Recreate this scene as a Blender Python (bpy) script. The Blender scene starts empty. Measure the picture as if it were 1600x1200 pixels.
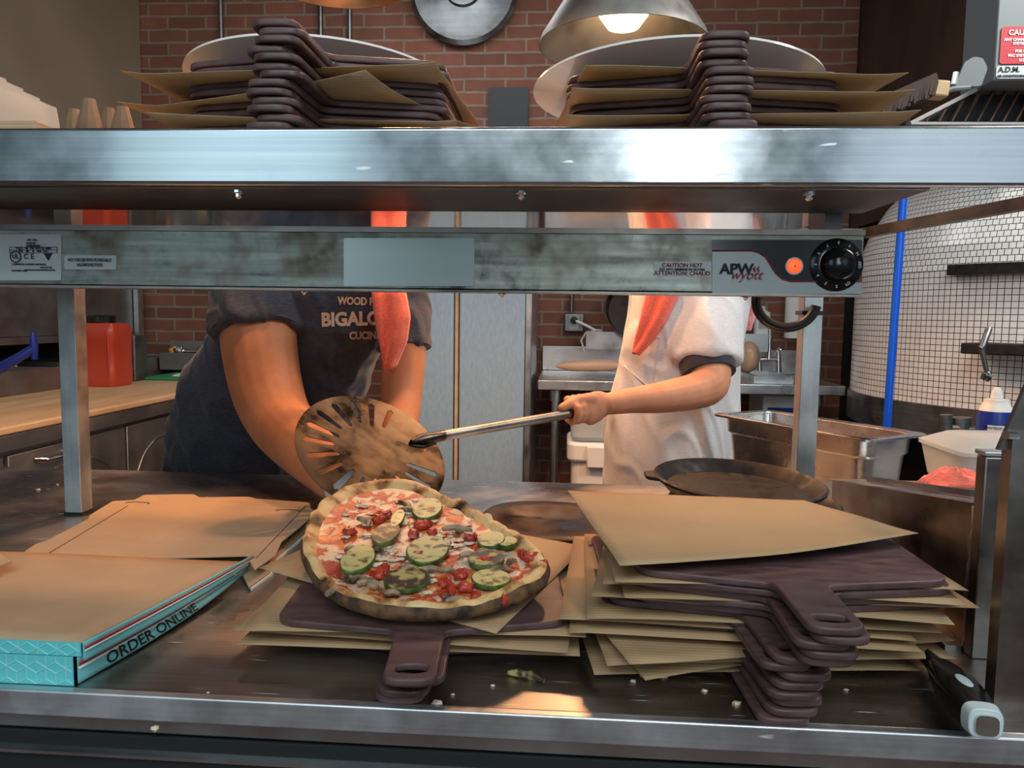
import bpy, math, random
from mathutils import Vector, Matrix, noise
from mathutils.bvhtree import BVHTree
random.seed(7)
V = Vector
SC = bpy.context.scene
COL = SC.collection
# ------------------------------------------------------------------ camera, world, big lights, exposure
F = 1200.0                       # focal length in pixels of a 1600x1200 frame
CAM = V((0, 0, 1.25))
yaw, pitch, roll = math.radians(3.9), math.radians(5.05), 0.014
fwd = V((-math.sin(yaw)*math.cos(pitch), math.cos(yaw)*math.cos(pitch), -math.sin(pitch)))
r0 = V((math.cos(yaw), math.sin(yaw), 0)); u0 = r0.cross(fwd)
rgt = r0*math.cos(roll) + u0*math.sin(roll); upv = rgt.cross(fwd)
cd = bpy.data.cameras.new('camera'); cam = bpy.data.objects.new('camera', cd); COL.objects.link(cam)
cd.sensor_width = 36; cd.lens = 36*F/1600; cd.clip_start = .02
M = Matrix((rgt, upv, -fwd)).transposed().to_4x4(); M.translation = CAM
cam.matrix_world = M
SC.camera = cam
SC.view_settings.view_transform = 'Standard'; SC.view_settings.look = 'None'
SC.view_settings.gamma = 1; SC.view_settings.exposure = -0.3; SC.view_settings.use_curve_mapping = False
w = bpy.data.worlds.new('world'); SC.world = w; w.use_nodes = True
w.node_tree.nodes['Background'].inputs[0].default_value = (.55, .68, .78, 1)
w.node_tree.nodes['Background'].inputs[1].default_value = .25
def area(name, loc, size, power, color, aim=None):
    l = bpy.data.lights.new(name, 'AREA'); l.shape = 'RECTANGLE'; l.size, l.size_y = size
    l.energy = power; l.color = color
    o = bpy.data.objects.new(name, l); COL.objects.link(o); o.location = loc
    d = V(aim or (0, 1, 1.2)) - V(loc); o.rotation_euler = d.to_track_quat('-Z', 'Y').to_euler()
    return o
area('window_daylight', (-2.1, -3.5, 2.1), (1.5, 1.7), 15, (.66, .9, 1.0), (-.5, 1, 1.2))
area('bright_window', (.66, -3.5, 2.3), (.2, 1.8), 24, (.85, .96, 1.0), (.1, 1, 1.2))
area('window_right', (2.4, -3.5, 2.0), (1.3, 1.6), 9, (.75, .88, 1.0), (.3, 1, 1.2))
area('oven_fill_light', (2.3, 1.3, 3.1), (1.4, .6), 75, (1, .95, .9), (2.0, 3.0, .9))  # unseen fill, added to brighten the oven tiles
area('front_fill_light', (0, -1.4, 3.2), (3.2, 1.6), 76, (.84, .95, 1), (0, .9, .9))  # soft overhead fill added behind the camera to lift the foreground
area('kitchen_back_light', (-.4, 3.1, 2.95), (1.6, .5), 18, (.92, .95, 1.0), (-.3, 3.4, 0))

def ray(x, y):
    return (fwd + rgt*((x-800)/F) - upv*((y-600)/F)).normalized()
def aty(x, y, Y):
    d = ray(x, y); return CAM + d*(Y/d.y)
def atz(x, y, Z):
    d = ray(x, y); return CAM + d*((Z-CAM.z)/d.z)
def atx(x, y, X):
    d = ray(x, y); return CAM + d*(X/d.x)
def atp(x, y, p0, n):
    d = ray(x, y); n = V(n); return CAM + d*((V(p0)-CAM).dot(n)/d.dot(n))

# ------------------------------------------------------------------ materials
MATS = {}
def nt(name):
    m = bpy.data.materials.new(name); m.use_nodes = True; t = m.node_tree
    b = t.nodes['Principled BSDF']; MATS[name] = m
    return m, t, b
def setc(b, col, rough, metal):
    b.inputs['Base Color'].default_value = (*col, 1); b.inputs['Roughness'].default_value = rough; b.inputs['Metallic'].default_value = metal
def node(t, kind, **kw):
    n = t.nodes.new(kind)
    for k, v in kw.items():
        if k[0] == '_': n.inputs[int(k[1:])].default_value = v
        else: setattr(n, k, v)
    return n
def coords(t, scale=(1, 1, 1), rand=True):
    c = node(t, 'ShaderNodeTexCoord'); mp = node(t, 'ShaderNodeMapping')
    mp.inputs['Scale'].default_value = scale
    if rand:
        oi = node(t, 'ShaderNodeObjectInfo'); ad = node(t, 'ShaderNodeVectorMath', operation='ADD')
        cm = node(t, 'ShaderNodeCombineXYZ'); ml = node(t, 'ShaderNodeMath', operation='MULTIPLY', _1=13.0)
        t.links.new(oi.outputs['Random'], ml.inputs[0]); t.links.new(ml.outputs[0], cm.inputs[0]); t.links.new(ml.outputs[0], cm.inputs[2])
        t.links.new(c.outputs['Object'], mp.inputs[0]); t.links.new(mp.outputs[0], ad.inputs[0]); t.links.new(cm.outputs[0], ad.inputs[1])
        return ad.outputs[0]
    t.links.new(c.outputs['Object'], mp.inputs[0])
    return mp.outputs[0]
def ramp(t, fac, stops):
    r = node(t, 'ShaderNodeValToRGB'); t.links.new(fac, r.inputs[0]); e = r.color_ramp.elements
    while len(e) < len(stops): e.new(.5)
    for k, (p, c) in enumerate(stops):
        e[k].position = p; e[k].color = (*c, 1) if len(c) == 3 else c
    return r.outputs[0]
def mixc(t, f, a, b):
    m = node(t, 'ShaderNodeMix', data_type='RGBA')
    if hasattr(f, 'links'): t.links.new(f, m.inputs[0])
    else: m.inputs[0].default_value = f
    for s, i in ((a, 6), (b, 7)):
        if hasattr(s, 'links'): t.links.new(s, m.inputs[i])
        else: m.inputs[i].default_value = (*s, 1)
    return m.outputs[2]
def bump(t, b, h, strength=.3, dist=.002):
    n = node(t, 'ShaderNodeBump'); n.inputs['Strength'].default_value = strength; n.inputs['Distance'].default_value = dist
    t.links.new(h, n.inputs['Height']); t.links.new(n.outputs[0], b.inputs['Normal'])
def noisy(name, c1, c2, rough=.6, metal=0, scale=(20, 20, 20), detail=4, bstr=0, lo=.35, hi=.65, rr=None, sheen=0, bdist=.002):
    m, t, b = nt(name); setc(b, c1, rough, metal)
    co = coords(t, scale); n = node(t, 'ShaderNodeTexNoise'); n.inputs['Scale'].default_value = 1; n.inputs['Detail'].default_value = detail
    t.links.new(co, n.inputs['Vector'])
    t.links.new(ramp(t, n.outputs[0], [(lo, c1), (hi, c2)]), b.inputs['Base Color'])
    if rr: t.links.new(ramp(t, n.outputs[0], [(lo, (rr[0],)*3), (hi, (rr[1],)*3)]), b.inputs['Roughness'])
    if bstr: bump(t, b, n.outputs[0], bstr, bdist)
    if sheen: b.inputs['Sheen Weight'].default_value = sheen
    return m
def plain(name, c, rough=.5, metal=0, **kw):
    m, t, b = nt(name); setc(b, c, rough, metal)
    for k, v in kw.items(): b.inputs[k.replace('_', ' ')].default_value = v
    return m
def steel(name, c=(.5, .53, .55), c2=(.36, .38, .4), rough=.3, brush=(3, 3, 160), stain=6, r2=.45, metal=1, scratch=0, brown=0):
    m, t, b = nt(name); setc(b, c, rough, metal)
    n1 = node(t, 'ShaderNodeTexNoise'); n1.inputs['Scale'].default_value = 1; n1.inputs['Detail'].default_value = 3
    t.links.new(coords(t, brush), n1.inputs['Vector'])
    n2 = node(t, 'ShaderNodeTexNoise'); n2.inputs['Scale'].default_value = stain; n2.inputs['Detail'].default_value = 8; n2.inputs['Roughness'].default_value = .62
    t.links.new(coords(t), n2.inputs['Vector'])
    f = node(t, 'ShaderNodeMath', operation='MULTIPLY_ADD'); f.inputs[1].default_value = .45
    t.links.new(n1.outputs[0], f.inputs[0]); t.links.new(n2.outputs[0], f.inputs[2])
    col = ramp(t, f.outputs[0], [(.55, c2), (.85, c)])
    rg = ramp(t, n2.outputs[0], [(.35, (rough,)*3), (.65, (r2,)*3)])
    if scratch:
        wv = node(t, 'ShaderNodeTexNoise'); wv.inputs['Scale'].default_value = 1; wv.inputs['Detail'].default_value = 2
        mp = node(t, 'ShaderNodeMapping'); mp.inputs['Rotation'].default_value = (.3, .5, .8); mp.inputs['Scale'].default_value = (18, 420, 90)
        t.links.new(coords(t), mp.inputs[0]); t.links.new(mp.outputs[0], wv.inputs['Vector'])
        s = ramp(t, wv.outputs[0], [(.70, (0, 0, 0)), (.76, (1, 1, 1))])
        col = mixc(t, s, col, (.85, .88, .9)); rg = mixc(t, s, rg, (.7, .7, .7))
    if brown:
        n3 = node(t, 'ShaderNodeTexNoise'); n3.inputs['Scale'].default_value = 22; n3.inputs['Detail'].default_value = 6
        t.links.new(coords(t), n3.inputs['Vector'])
        col = mixc(t, ramp(t, n3.outputs[0], [(.5, (0, 0, 0)), (.75, (brown,)*3)]), col, (.16, .11, .07))
    t.links.new(col, b.inputs['Base Color']); t.links.new(rg, b.inputs['Roughness'])
    bump(t, b, n1.outputs[0], .06, .001)
    return m
steel('steel_shelf', (.6, .64, .66), (.42, .45, .47), .13, (2, 2, 260), 6, .3, scratch=1)
steel('steel_mirror', (.62, .6, .58), (.55, .53, .51), .05, (60, 2, 2), 3, .1)
steel('steel_rail', (.75, .78, .8), (.55, .58, .6), .38, (2, 2, 260), 9, .55, scratch=1)
steel('steel_dark', (.26, .27, .27), (.16, .16, .16), .3, (2, 2, 90), 9, .5)
steel('steel_heater', (.46, .48, .43), (.1, .105, .09), .26, (5, 5, 120), 22, .6, brown=1)
steel('steel_counter', (.5, .49, .48), (.36, .35, .34), .22, (8, 240, 8), 5, .46, scratch=1)
steel('steel_post', (.66, .7, .7), (.5, .54, .54), .34, (120, 120, 3), 18, .5)
steel('steel_panel', (.36, .33, .3), (.2, .17, .15), .22, (3, 3, 40), 5, .45, brown=.7)
steel('steel_plain', (.6, .62, .63), (.5, .52, .53), .25, (8, 8, 60), 8, .4)
steel('steel_prep', (.34, .33, .32), (.27, .26, .25), .45, (4, 4, 30), 4, .6)
steel('steel_pan', (.72, .72, .7), (.6, .6, .58), .2, (10, 10, 90), 12, .36)
steel('steel_peel', (.1, .088, .076), (.03, .025, .02), .16, (6, 60, 6), 14, .5, brown=.5)
steel('steel_lamp', (.42, .42, .4), (.32, .32, .3), .4, (20, 20, 20), 9, .6)
plain('copper', (.85, .42, .2), .3, 1)
noisy('board', (.072, .036, .037), (.115, .062, .062), .42, 0, (30, 90, 30), 5, .12, rr=(.32, .6))
noisy('iron', (.006, .006, .007), (.016, .014, .013), .5, 0, (60, 60, 60), 4, .3, rr=(.42, .65))
noisy('iron_brown', (.012, .008, .006), (.05, .026, .018), .4, 0, (18, 18, 18), 6, .3, rr=(.22, .6))
noisy('kraft', (.44, .3, .18), (.49, .34, .205), .75, 0, (14, 14, 14), 5, .04)
noisy('kraft_dark', (.16, .1, .055), (.24, .155, .09), .8, 0, (16, 16, 16), 5, .1)
def ribbed():
    m, t, b = nt('kraft_ribbed'); setc(b, (.38, .25, .13), .7, 0)
    wv = node(t, 'ShaderNodeTexWave', bands_direction='Y'); wv.inputs['Scale'].default_value = 52; wv.inputs['Distortion'].default_value = .6
    t.links.new(coords(t), wv.inputs['Vector'])
    n = node(t, 'ShaderNodeTexNoise'); n.inputs['Scale'].default_value = 12; t.links.new(coords(t), n.inputs['Vector'])
    c = ramp(t, wv.outputs[0], [(0, (.36, .235, .12)), (1, (.44, .30, .16))])
    t.links.new(mixc(t, ramp(t, n.outputs[0], [(.4, (0,)*3), (.7, (.35,)*3)]), c, (.33, .21, .11)), b.inputs['Base Color'])
    bump(t, b, wv.outputs[0], .25, .0006)
ribbed()
def brickmat(name, c1, c2, mort, bw, rh, ms, offset=.5, rough=.85, uv=False, bmp=.5, dirt=.35):
    m, t, b = nt(name); setc(b, c1, rough, 0)
    tc = node(t, 'ShaderNodeTexCoord'); br = node(t, 'ShaderNodeTexBrick')
    if uv: t.links.new(tc.outputs['UV'], br.inputs['Vector']); base = tc.outputs['UV']
    else:
        sp = node(t, 'ShaderNodeSeparateXYZ'); cb = node(t, 'ShaderNodeCombineXYZ')
        t.links.new(tc.outputs['Object'], sp.inputs[0]); t.links.new(sp.outputs[0], cb.inputs[0]); t.links.new(sp.outputs[2], cb.inputs[1])
        nn = node(t, 'ShaderNodeTexNoise'); nn.inputs['Scale'].default_value = 9; t.links.new(tc.outputs['Object'], nn.inputs['Vector'])
        sc = node(t, 'ShaderNodeVectorMath', operation='MULTIPLY_ADD'); sc.inputs[1].default_value = (.012, .012, 0)
        t.links.new(nn.outputs[1], sc.inputs[0]); t.links.new(cb.outputs[0], sc.inputs[2])
        t.links.new(sc.outputs[0], br.inputs['Vector']); base = tc.outputs['Object']
    br.offset = offset; br.inputs['Scale'].default_value = 1
    br.inputs['Brick Width'].default_value = bw; br.inputs['Row Height'].default_value = rh; br.inputs['Mortar Size'].default_value = ms
    br.inputs['Mortar Smooth'].default_value = .15; br.inputs['Bias'].default_value = 0
    br.inputs['Color1'].default_value = (*c1, 1); br.inputs['Color2'].default_value = (*c2, 1); br.inputs['Mortar'].default_value = (*mort, 1)
    n = node(t, 'ShaderNodeTexNoise'); n.inputs['Scale'].default_value = 14 if not uv else 3; n.inputs['Detail'].default_value = 7; t.links.new(base, n.inputs['Vector'])
    t.links.new(mixc(t, ramp(t, n.outputs[0], [(.4, (0,)*3), (.75, (dirt,)*3)]), br.outputs[0], tuple(x*.45 for x in c1)), b.inputs['Base Color'])
    inv = node(t, 'ShaderNodeMath', operation='SUBTRACT', _0=1.0); t.links.new(br.outputs['Fac'], inv.inputs[1])
    bump(t, b, inv.outputs[0], bmp, .004)
    return m
brickmat('brick', (.24, .085, .05), (.15, .06, .04), (.24, .18, .13), .215, .0675, .006)
brickmat('tile', (.88, .84, .79), (.8, .78, .75), (.012, .012, .012), .0215, .0215, .0013, 0, .22, True, .2, .05)
brickmat('tile_bond', (.88, .84, .79), (.8, .78, .75), (.012, .012, .012), .0215, .0215, .0013, .5, .22, True, .2, .05)
noisy('wall_tan', (.24, .18, .12), (.28, .21, .145), .7, 0, (3, 3, 3), 4, .03)
noisy('wall_dark', (.045, .025, .016), (.085, .05, .032), .45, .3, (4, 4, 2), 6, .1)
plain('box_grey', (.17, .2, .21), .5, .2)
plain('black', (.008, .008, .008), .5)
plain('black_gloss', (.01, .01, .011), .18)
plain('dark_glass', (.02, .025, .025), .12)
noisy('floor', (.1, .045, .03), (.14, .07, .05), .5, 0, (5, 5, 5), 3)
noisy('ceiling', (.35, .32, .28), (.4, .36, .32), .8, 0, (5, 5, 5), 3)
noisy('fridge', (.25, .38, .5), (.3, .44, .55), .5, .1, (90, 90, 30), 4, .1)
noisy('wood_top', (.5, .33, .17), (.64, .46, .27), .55, 0, (12, 2.5, 12), 6, .05)
noisy('skin', (.5, .2, .09), (.6, .25, .12), .6, 0, (22, 22, 22), 7, .2, sheen=.05)
noisy('skin_light', (.58, .26, .14), (.66, .31, .18), .58, 0, (22, 22, 22), 7, .2, sheen=.05)
for n_ in ('skin', 'skin_light'):
    b_ = MATS[n_].node_tree.nodes['Principled BSDF']; b_.inputs['Subsurface Weight'].default_value = .12; b_.inputs['Subsurface Scale'].default_value = .02
MATS['iron_brown'].node_tree.nodes['Principled BSDF'].inputs['Specular IOR Level'].default_value = .2
MATS['iron'].node_tree.nodes['Principled BSDF'].inputs['Specular IOR Level'].default_value = .3
def cloth(name, c1, c2, fold=8, st=.6, fine=300, sheen=.2, dist=.012):
    m, t, b = nt(name); setc(b, c1, .85, 0); b.inputs['Sheen Weight'].default_value = sheen
    co = coords(t, (1, 1, .45)); n = node(t, 'ShaderNodeTexNoise'); n.inputs['Scale'].default_value = fold; n.inputs['Detail'].default_value = 2; n.inputs['Distortion'].default_value = .8
    f = node(t, 'ShaderNodeTexNoise'); f.inputs['Scale'].default_value = fine; f.inputs['Detail'].default_value = 2
    t.links.new(co, n.inputs['Vector']); t.links.new(coords(t, (.3, .3, 1)), f.inputs['Vector'])
    t.links.new(ramp(t, f.outputs[0], [(.35, c1), (.65, c2)]), b.inputs['Base Color'])
    ad = node(t, 'ShaderNodeMath', operation='MULTIPLY_ADD'); ad.inputs[1].default_value = .03
    t.links.new(f.outputs[0], ad.inputs[0]); t.links.new(n.outputs[0], ad.inputs[2])
    bump(t, b, ad.outputs[0], st, dist)
cloth('shirt_navy', (.03, .038, .06), (.055, .062, .085))
cloth('jeans', (.012, .016, .026), (.02, .026, .04))
cloth('coat_white', (.72, .72, .74), (.8, .8, .8), 5, .5, 300, .1)
cloth('undershirt', (.02, .022, .035), (.03, .032, .045))
cloth('towel_coral', (.82, .13, .075), (.95, .2, .13), 20, .5, 500, .4)
cloth('towel_pink', (.8, .25, .25), (.9, .36, .35), 25, .8, 400, .4)
plain('glove', (.85, .86, .87), .4)
plain('hair', (.015, .01, .008), .6)
plain('eye', (.8, .8, .8), .2)
plain('lips', (.4, .12, .09), .5)
plain('print_cream', (.78, .62, .45), .8)
plain('white_plastic', (.75, .74, .7), .35)
noisy('red_plastic', (.45, .045, .02), (.52, .06, .028), .32, 0, (4, 4, 4), 2)
plain('green_board', (.02, .25, .1), .5)
plain('blue_plastic', (.01, .03, .25), .3)
plain('blue_pole', (.01, .12, .75), .25, .3)
plain('yellow_plastic', (.8, .4, .03), .4)
plain('glass_clear', (.9, .95, .95), .12, 0, Transmission_Weight=.85, IOR=1.3)
plain('clear_bin', (.8, .84, .82), .25, 0, Transmission_Weight=.6, IOR=1.2)
plain('porcelain', (.82, .78, .72), .14)
plain('label_white', (.6, .68, .68), .4)
plain('label_grey', (.36, .4, .4), .35, .3)
plain('ink', (.015, .015, .02), .6)
plain('ink_red', (.35, .03, .04), .5)
plain('sign_red', (.55, .02, .04), .45)
plain('ink_white', (.8, .8, .8), .5)
plain('film', (.4, .45, .43), .3, .85)
noisy('zucchini_peel', (.02, .06, .01), (.1, .16, .03), .4, 0, (120, 120, 20), 3)
plain('meat_wrap', (.5, .33, .22), .3)
plain('cloth_grey', (.3, .3, .3), .8)
plain('stripe_white', (.75, .85, .85), .6)
plain('chrome', (.8, .8, .8), .12, 1)
def emis(name, c, s, base=(1, 1, 1)):
    m, t, b = nt(name); setc(b, base, .3, 0); b.inputs['Emission Color'].default_value = (*c, 1); b.inputs['Emission Strength'].default_value = s
emis('bulb', (1, .62, .3), 7)
emis('pilot', (1, .12, .02), 1.2, (.8, .1, .02))
plain('box_cyan_plain', (.16, .5, .52), .55)
plain('box_line', (.5, .82, .82), .55)
plain('box_cyan_front', (.12, .58, .6), .55)
def pizza_top():
    m, t, b = nt('pizza_top'); setc(b, (.5, .1, .03), .4, 0)
    n = node(t, 'ShaderNodeTexNoise'); n.inputs['Scale'].default_value = 62; n.inputs['Detail'].default_value = 5; n.inputs['Distortion'].default_value = .6
    t.links.new(coords(t), n.inputs['Vector'])
    n2 = node(t, 'ShaderNodeTexNoise'); n2.inputs['Scale'].default_value = 16; n2.inputs['Detail'].default_value = 3; t.links.new(coords(t), n2.inputs['Vector'])
    sauce = ramp(t, n2.outputs[0], [(.35, (.36, .025, .01)), (.5, (.5, .075, .015)), (.68, (.66, .25, .05))])
    cheese = ramp(t, n2.outputs[0], [(.3, (.72, .58, .42)), (.6, (.62, .42, .26)), (.75, (.4, .2, .08))])
    t.links.new(mixc(t, ramp(t, n.outputs[0], [(.49, (0,)*3), (.55, (1,)*3)]), sauce, cheese), b.inputs['Base Color'])
    bump(t, b, n.outputs[0], .9, .004)
pizza_top()
def crustmat():
    m, t, b = nt('crust'); setc(b, (.6, .42, .2), .6, 0)
    n = node(t, 'ShaderNodeTexNoise'); n.inputs['Scale'].default_value = 32; n.inputs['Detail'].default_value = 8; t.links.new(coords(t), n.inputs['Vector'])
    t.links.new(ramp(t, n.outputs[0], [(.3, (.74, .56, .3)), (.47, (.62, .4, .17)), (.56, (.3, .13, .04)), (.63, (.03, .015, .008))]), b.inputs['Base Color'])
    bump(t, b, n.outputs[0], .5, .003)
crustmat()
noisy('crust_char', (.02, .012, .008), (.2, .1, .04), .7, 0, (60, 60, 60), 4, .4)
noisy('zucchini_flesh', (.5, .45, .17), (.13, .07, .02), .4, 0, (90, 90, 90), 4, .3, .52, .66)
noisy('zucchini_char', (.4, .34, .1), (.035, .018, .008), .4, 0, (80, 80, 80), 4, .3, .38, .52)
noisy('tomato', (.3, .018, .01), (.5, .06, .025), .35, 0, (90, 90, 90), 3, .5)
noisy('mushroom', (.4, .28, .17), (.05, .03, .018), .5, 0, (60, 60, 60), 3, .3)
noisy('cheese_blob', (.75, .65, .52), (.62, .48, .33), .35, 0, (50, 50, 50), 3, .3)

# ------------------------------------------------------------------ mesh helpers
class MB:
    def __init__(s): s.v = []; s.f = []; s.mi = []; s.uv = {}
    def add(s, vs, fs, mi=0, uvs=None):
        o = len(s.v); s.v += [V(p) for p in vs]
        for k, f in enumerate(fs):
            s.f.append([i+o for i in f]); s.mi.append(mi)
            if uvs: s.uv[len(s.f)-1] = uvs[k]
        return s
    def box(s, x0, x1, y0, y1, z0, z1, mi=0):
        vs = [(x, y, z) for z in (z0, z1) for y in (y0, y1) for x in (x0, x1)]
        return s.add(vs, [(0, 2, 3, 1), (4, 5, 7, 6), (0, 1, 5, 4), (2, 6, 7, 3), (0, 4, 6, 2), (1, 3, 7, 5)], mi)
    def hexa(s, b4, t4, mi=0):      # bottom ring and top ring, counter-clockwise from above
        return s.add(list(b4)+list(t4), [(3, 2, 1, 0), (4, 5, 6, 7), (0, 1, 5, 4), (1, 2, 6, 5), (2, 3, 7, 6), (3, 0, 4, 7)], mi)
    def beam(s, p, q, w, h, up=(0, 0, 1), mi=0):
        p, q = V(p), V(q); d = (q-p).normalized(); u = V(up); a = d.cross(u).normalized()*w/2; c = a.cross(d).normalized()*h/2
        return s.hexa([p-a-c, p+a-c, q+a-c, q-a-c], [p-a+c, p+a+c, q+a+c, q-a+c], mi)
    def tube(s, pts, r, n=12, mi=0, cap=True, sq=None):
        pts = [V(p) for p in pts]; R = r if isinstance(r, (list, tuple)) else [r]*len(pts)
        up = None; rings = []
        for i, p in enumerate(pts):
            d = (pts[min(i+1, len(pts)-1)]-pts[max(i-1, 0)]).normalized()
            if up is None: up = d.orthogonal().normalized()
            up = (up-d*up.dot(d)).normalized(); sd = d.cross(up)
            rings.append([p+(up*math.cos(a)+sd*math.sin(a))*R[i] for a in [2*math.pi*k/n for k in range(n)]])
        return s.loft(rings, mi, cap)
    def loft(s, rings, mi=0, cap=True):
        n = len(rings[0]); vs = [p for r in rings for p in r]; fs = []
        for i in range(len(rings)-1):
            for k in range(n): fs.append((i*n+k, i*n+(k+1) % n, (i+1)*n+(k+1) % n, (i+1)*n+k))
        if cap: fs += [tuple(range(n))[::-1], tuple((len(rings)-1)*n+k for k in range(n))]
        return s.add(vs, fs, mi)
    def lathe(s, prof, c=(0, 0, 0), n=40, mi=0, cap=False):
        c = V(c); rings = [[c+V((r*math.cos(a), r*math.sin(a), z)) for a in [2*math.pi*k/n for k in range(n)]] for r, z in prof]
        return s.loft(rings, mi, cap)
    def prism(s, out, z0, z1, mi=0, tr=None):
        n = len(out); vs = [V((x, y, z0)) for x, y in out]+[V((x, y, z1)) for x, y in out]
        if tr: vs = [tr @ v for v in vs]
        return s.add(vs, [tuple(range(n))[::-1], tuple(range(n, 2*n))]+[(k, (k+1) % n, n+(k+1) % n, n+k) for k in range(n)], mi)
    def grid(s, fn, nu, nv, mi=0):
        vs = [fn(i/nu, j/nv) for j in range(nv+1) for i in range(nu+1)]
        return s.add(vs, [(j*(nu+1)+i, j*(nu+1)+i+1, (j+1)*(nu+1)+i+1, (j+1)*(nu+1)+i) for j in range(nv) for i in range(nu)], mi)
    def blob(s, c, r, n=10, amp=.25, sd=0, mi=0):
        c = V(c); r = V(r) if hasattr(r, '__len__') else V((r, r, r)); rings = []
        for j in range(1, n):
            th = math.pi*j/n; ring = []
            for k in range(n*2):
                ph = math.pi*k/n; d = V((math.sin(th)*math.cos(ph), math.sin(th)*math.sin(ph), -math.cos(th)))
                q = 1+amp*noise.noise(d*1.7+V((sd, sd*.7, 0)))*2
                ring.append(c+V((d.x*r.x, d.y*r.y, d.z*r.z))*q)
            rings.append(ring)
        return s.loft(rings, mi, True)
WL = {}
def finish(name, me, mats, parent=None, bevel=0, sub=0, solid=0, smooth=35, center=True):
    for m in ([mats] if isinstance(mats, str) else mats): me.materials.append(MATS[m])
    o = bpy.data.objects.new(name, me); COL.objects.link(o)
    b = V((0, 0, 0))
    if center and len(me.vertices):
        xs = [v.co for v in me.vertices]
        b = V(((min(p.x for p in xs)+max(p.x for p in xs))/2, (min(p.y for p in xs)+max(p.y for p in xs))/2, min(p.z for p in xs)))
        me.transform(Matrix.Translation(-b))
    o.location = b
    WL[o.name] = b
    if parent is not None:
        o.parent = parent; o.location = b-WL[parent.name]
    for p in me.polygons: p.use_smooth = True
    me.set_sharp_from_angle(angle=math.radians(smooth))
    if bevel:
        m = o.modifiers.new('bevel', 'BEVEL'); m.width = bevel; m.segments = 2; m.limit_method = 'ANGLE'; m.angle_limit = math.radians(40)
    if solid:
        m = o.modifiers.new('solid', 'SOLIDIFY'); m.thickness = solid
    if sub:
        m = o.modifiers.new('sub', 'SUBSURF'); m.levels = m.render_levels = sub
    return o
def mk(name, mb, mats, parent=None, **kw):
    me = bpy.data.meshes.new(name); me.from_pydata([tuple(v) for v in mb.v], [], mb.f)
    for p, mi in zip(me.polygons, mb.mi): p.material_index = mi
    if mb.uv:
        ul = me.uv_layers.new(name='UVMap')
        for p in me.polygons:
            if p.index in mb.uv:
                for li, uv in zip(p.loop_indices, mb.uv[p.index]): ul.data[li].uv = uv
    me.update()
    return finish(name, me, mats, parent, **kw)
def tag(o, label, cat, group=None, kind=None):
    if label: o['label'] = label
    if cat: o['category'] = cat
    if group: o['group'] = group
    if kind: o['kind'] = kind
    return o
def thing(name, label, cat, loc, group=None):
    o = bpy.data.objects.new(name, None); COL.objects.link(o); o.location = loc; o.empty_display_size = .05
    WL[o.name] = V(loc); return tag(o, label, cat, group)
def struct(name, mb, mats, **kw):
    o = mk(name, mb, mats, **kw); o['kind'] = 'structure'; return o
def copy_tree(o, parent=None):
    c = o.copy(); COL.objects.link(c); c.parent = parent; WL[c.name] = WL[o.name].copy()
    for ch in list(o.children): copy_tree(ch, c)
    return c
def move(o, loc, rz=0, rx=0, ry=0):
    o.location = loc; o.rotation_euler = (rx, ry, rz); WL[o.name] = V(loc)
def curve_mesh(splines, depth, bev=0, res=2):
    cu = bpy.data.curves.new('c', 'CURVE'); cu.dimensions = '2D'; cu.fill_mode = 'BOTH'; cu.extrude = depth/2; cu.bevel_depth = bev; cu.bevel_resolution = res; cu.offset = -bev
    for pts in splines:
        sp = cu.splines.new('POLY'); sp.points.add(len(pts)-1); sp.use_cyclic_u = True
        for p, q in zip(sp.points, pts): p.co = (q[0], q[1], 0, 1)
    o = bpy.data.objects.new('c', cu); COL.objects.link(o)
    me = bpy.data.meshes.new_from_object(o)
    bpy.data.objects.remove(o); return me
def text_mesh(s, size, bold=0, shear=0, align='CENTER', depth=.0002):
    cu = bpy.data.curves.new('t', 'FONT'); cu.body = s; cu.size = size; cu.offset = bold; cu.shear = shear; cu.align_x = align; cu.align_y = 'CENTER'; cu.extrude = depth; cu.resolution_u = 3
    o = bpy.data.objects.new('t', cu); COL.objects.link(o)
    me = bpy.data.meshes.new_from_object(o)
    bpy.data.objects.remove(o); me.materials.clear(); return me
def frame(o, x, y):      # matrix with local x, y axes and normal
    x = V(x).normalized(); y = (V(y)-x*V(y).dot(x)).normalized(); z = x.cross(y)
    m = Matrix((x, y, z)).transposed().to_4x4(); m.translation = V(o); return m
def text_on(s, size, at, xdir, ydir, m, parent, name='lettering', stretch=(1, 1), **kw):
    me = text_mesh(s, size, **kw); me.transform(frame(at, xdir, ydir) @ Matrix.Diagonal((stretch[0], stretch[1], 1, 1)))
    return finish(name, me, m, parent)
def rounded(pts, r, n=5):
    out = []; N = len(pts)
    for i, p in enumerate(pts):
        p = V(p); a = V(pts[i-1])-p; c = V(pts[(i+1) % N])-p
        rr = min(r[i] if isinstance(r, (list, tuple)) else r, a.length*.49, c.length*.49)
        if rr < 1e-5: out.append(tuple(p)); continue
        p1 = p+a.normalized()*rr; p2 = p+c.normalized()*rr
        for k in range(n+1):
            t = k/n; out.append(tuple(p1*(1-t)**2+p*2*t*(1-t)+p2*t*t))
    return out
def join_meshes(objs_mb):
    mb = MB()
    for m in objs_mb: mb.add(m.v, m.f)
    return mb
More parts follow.
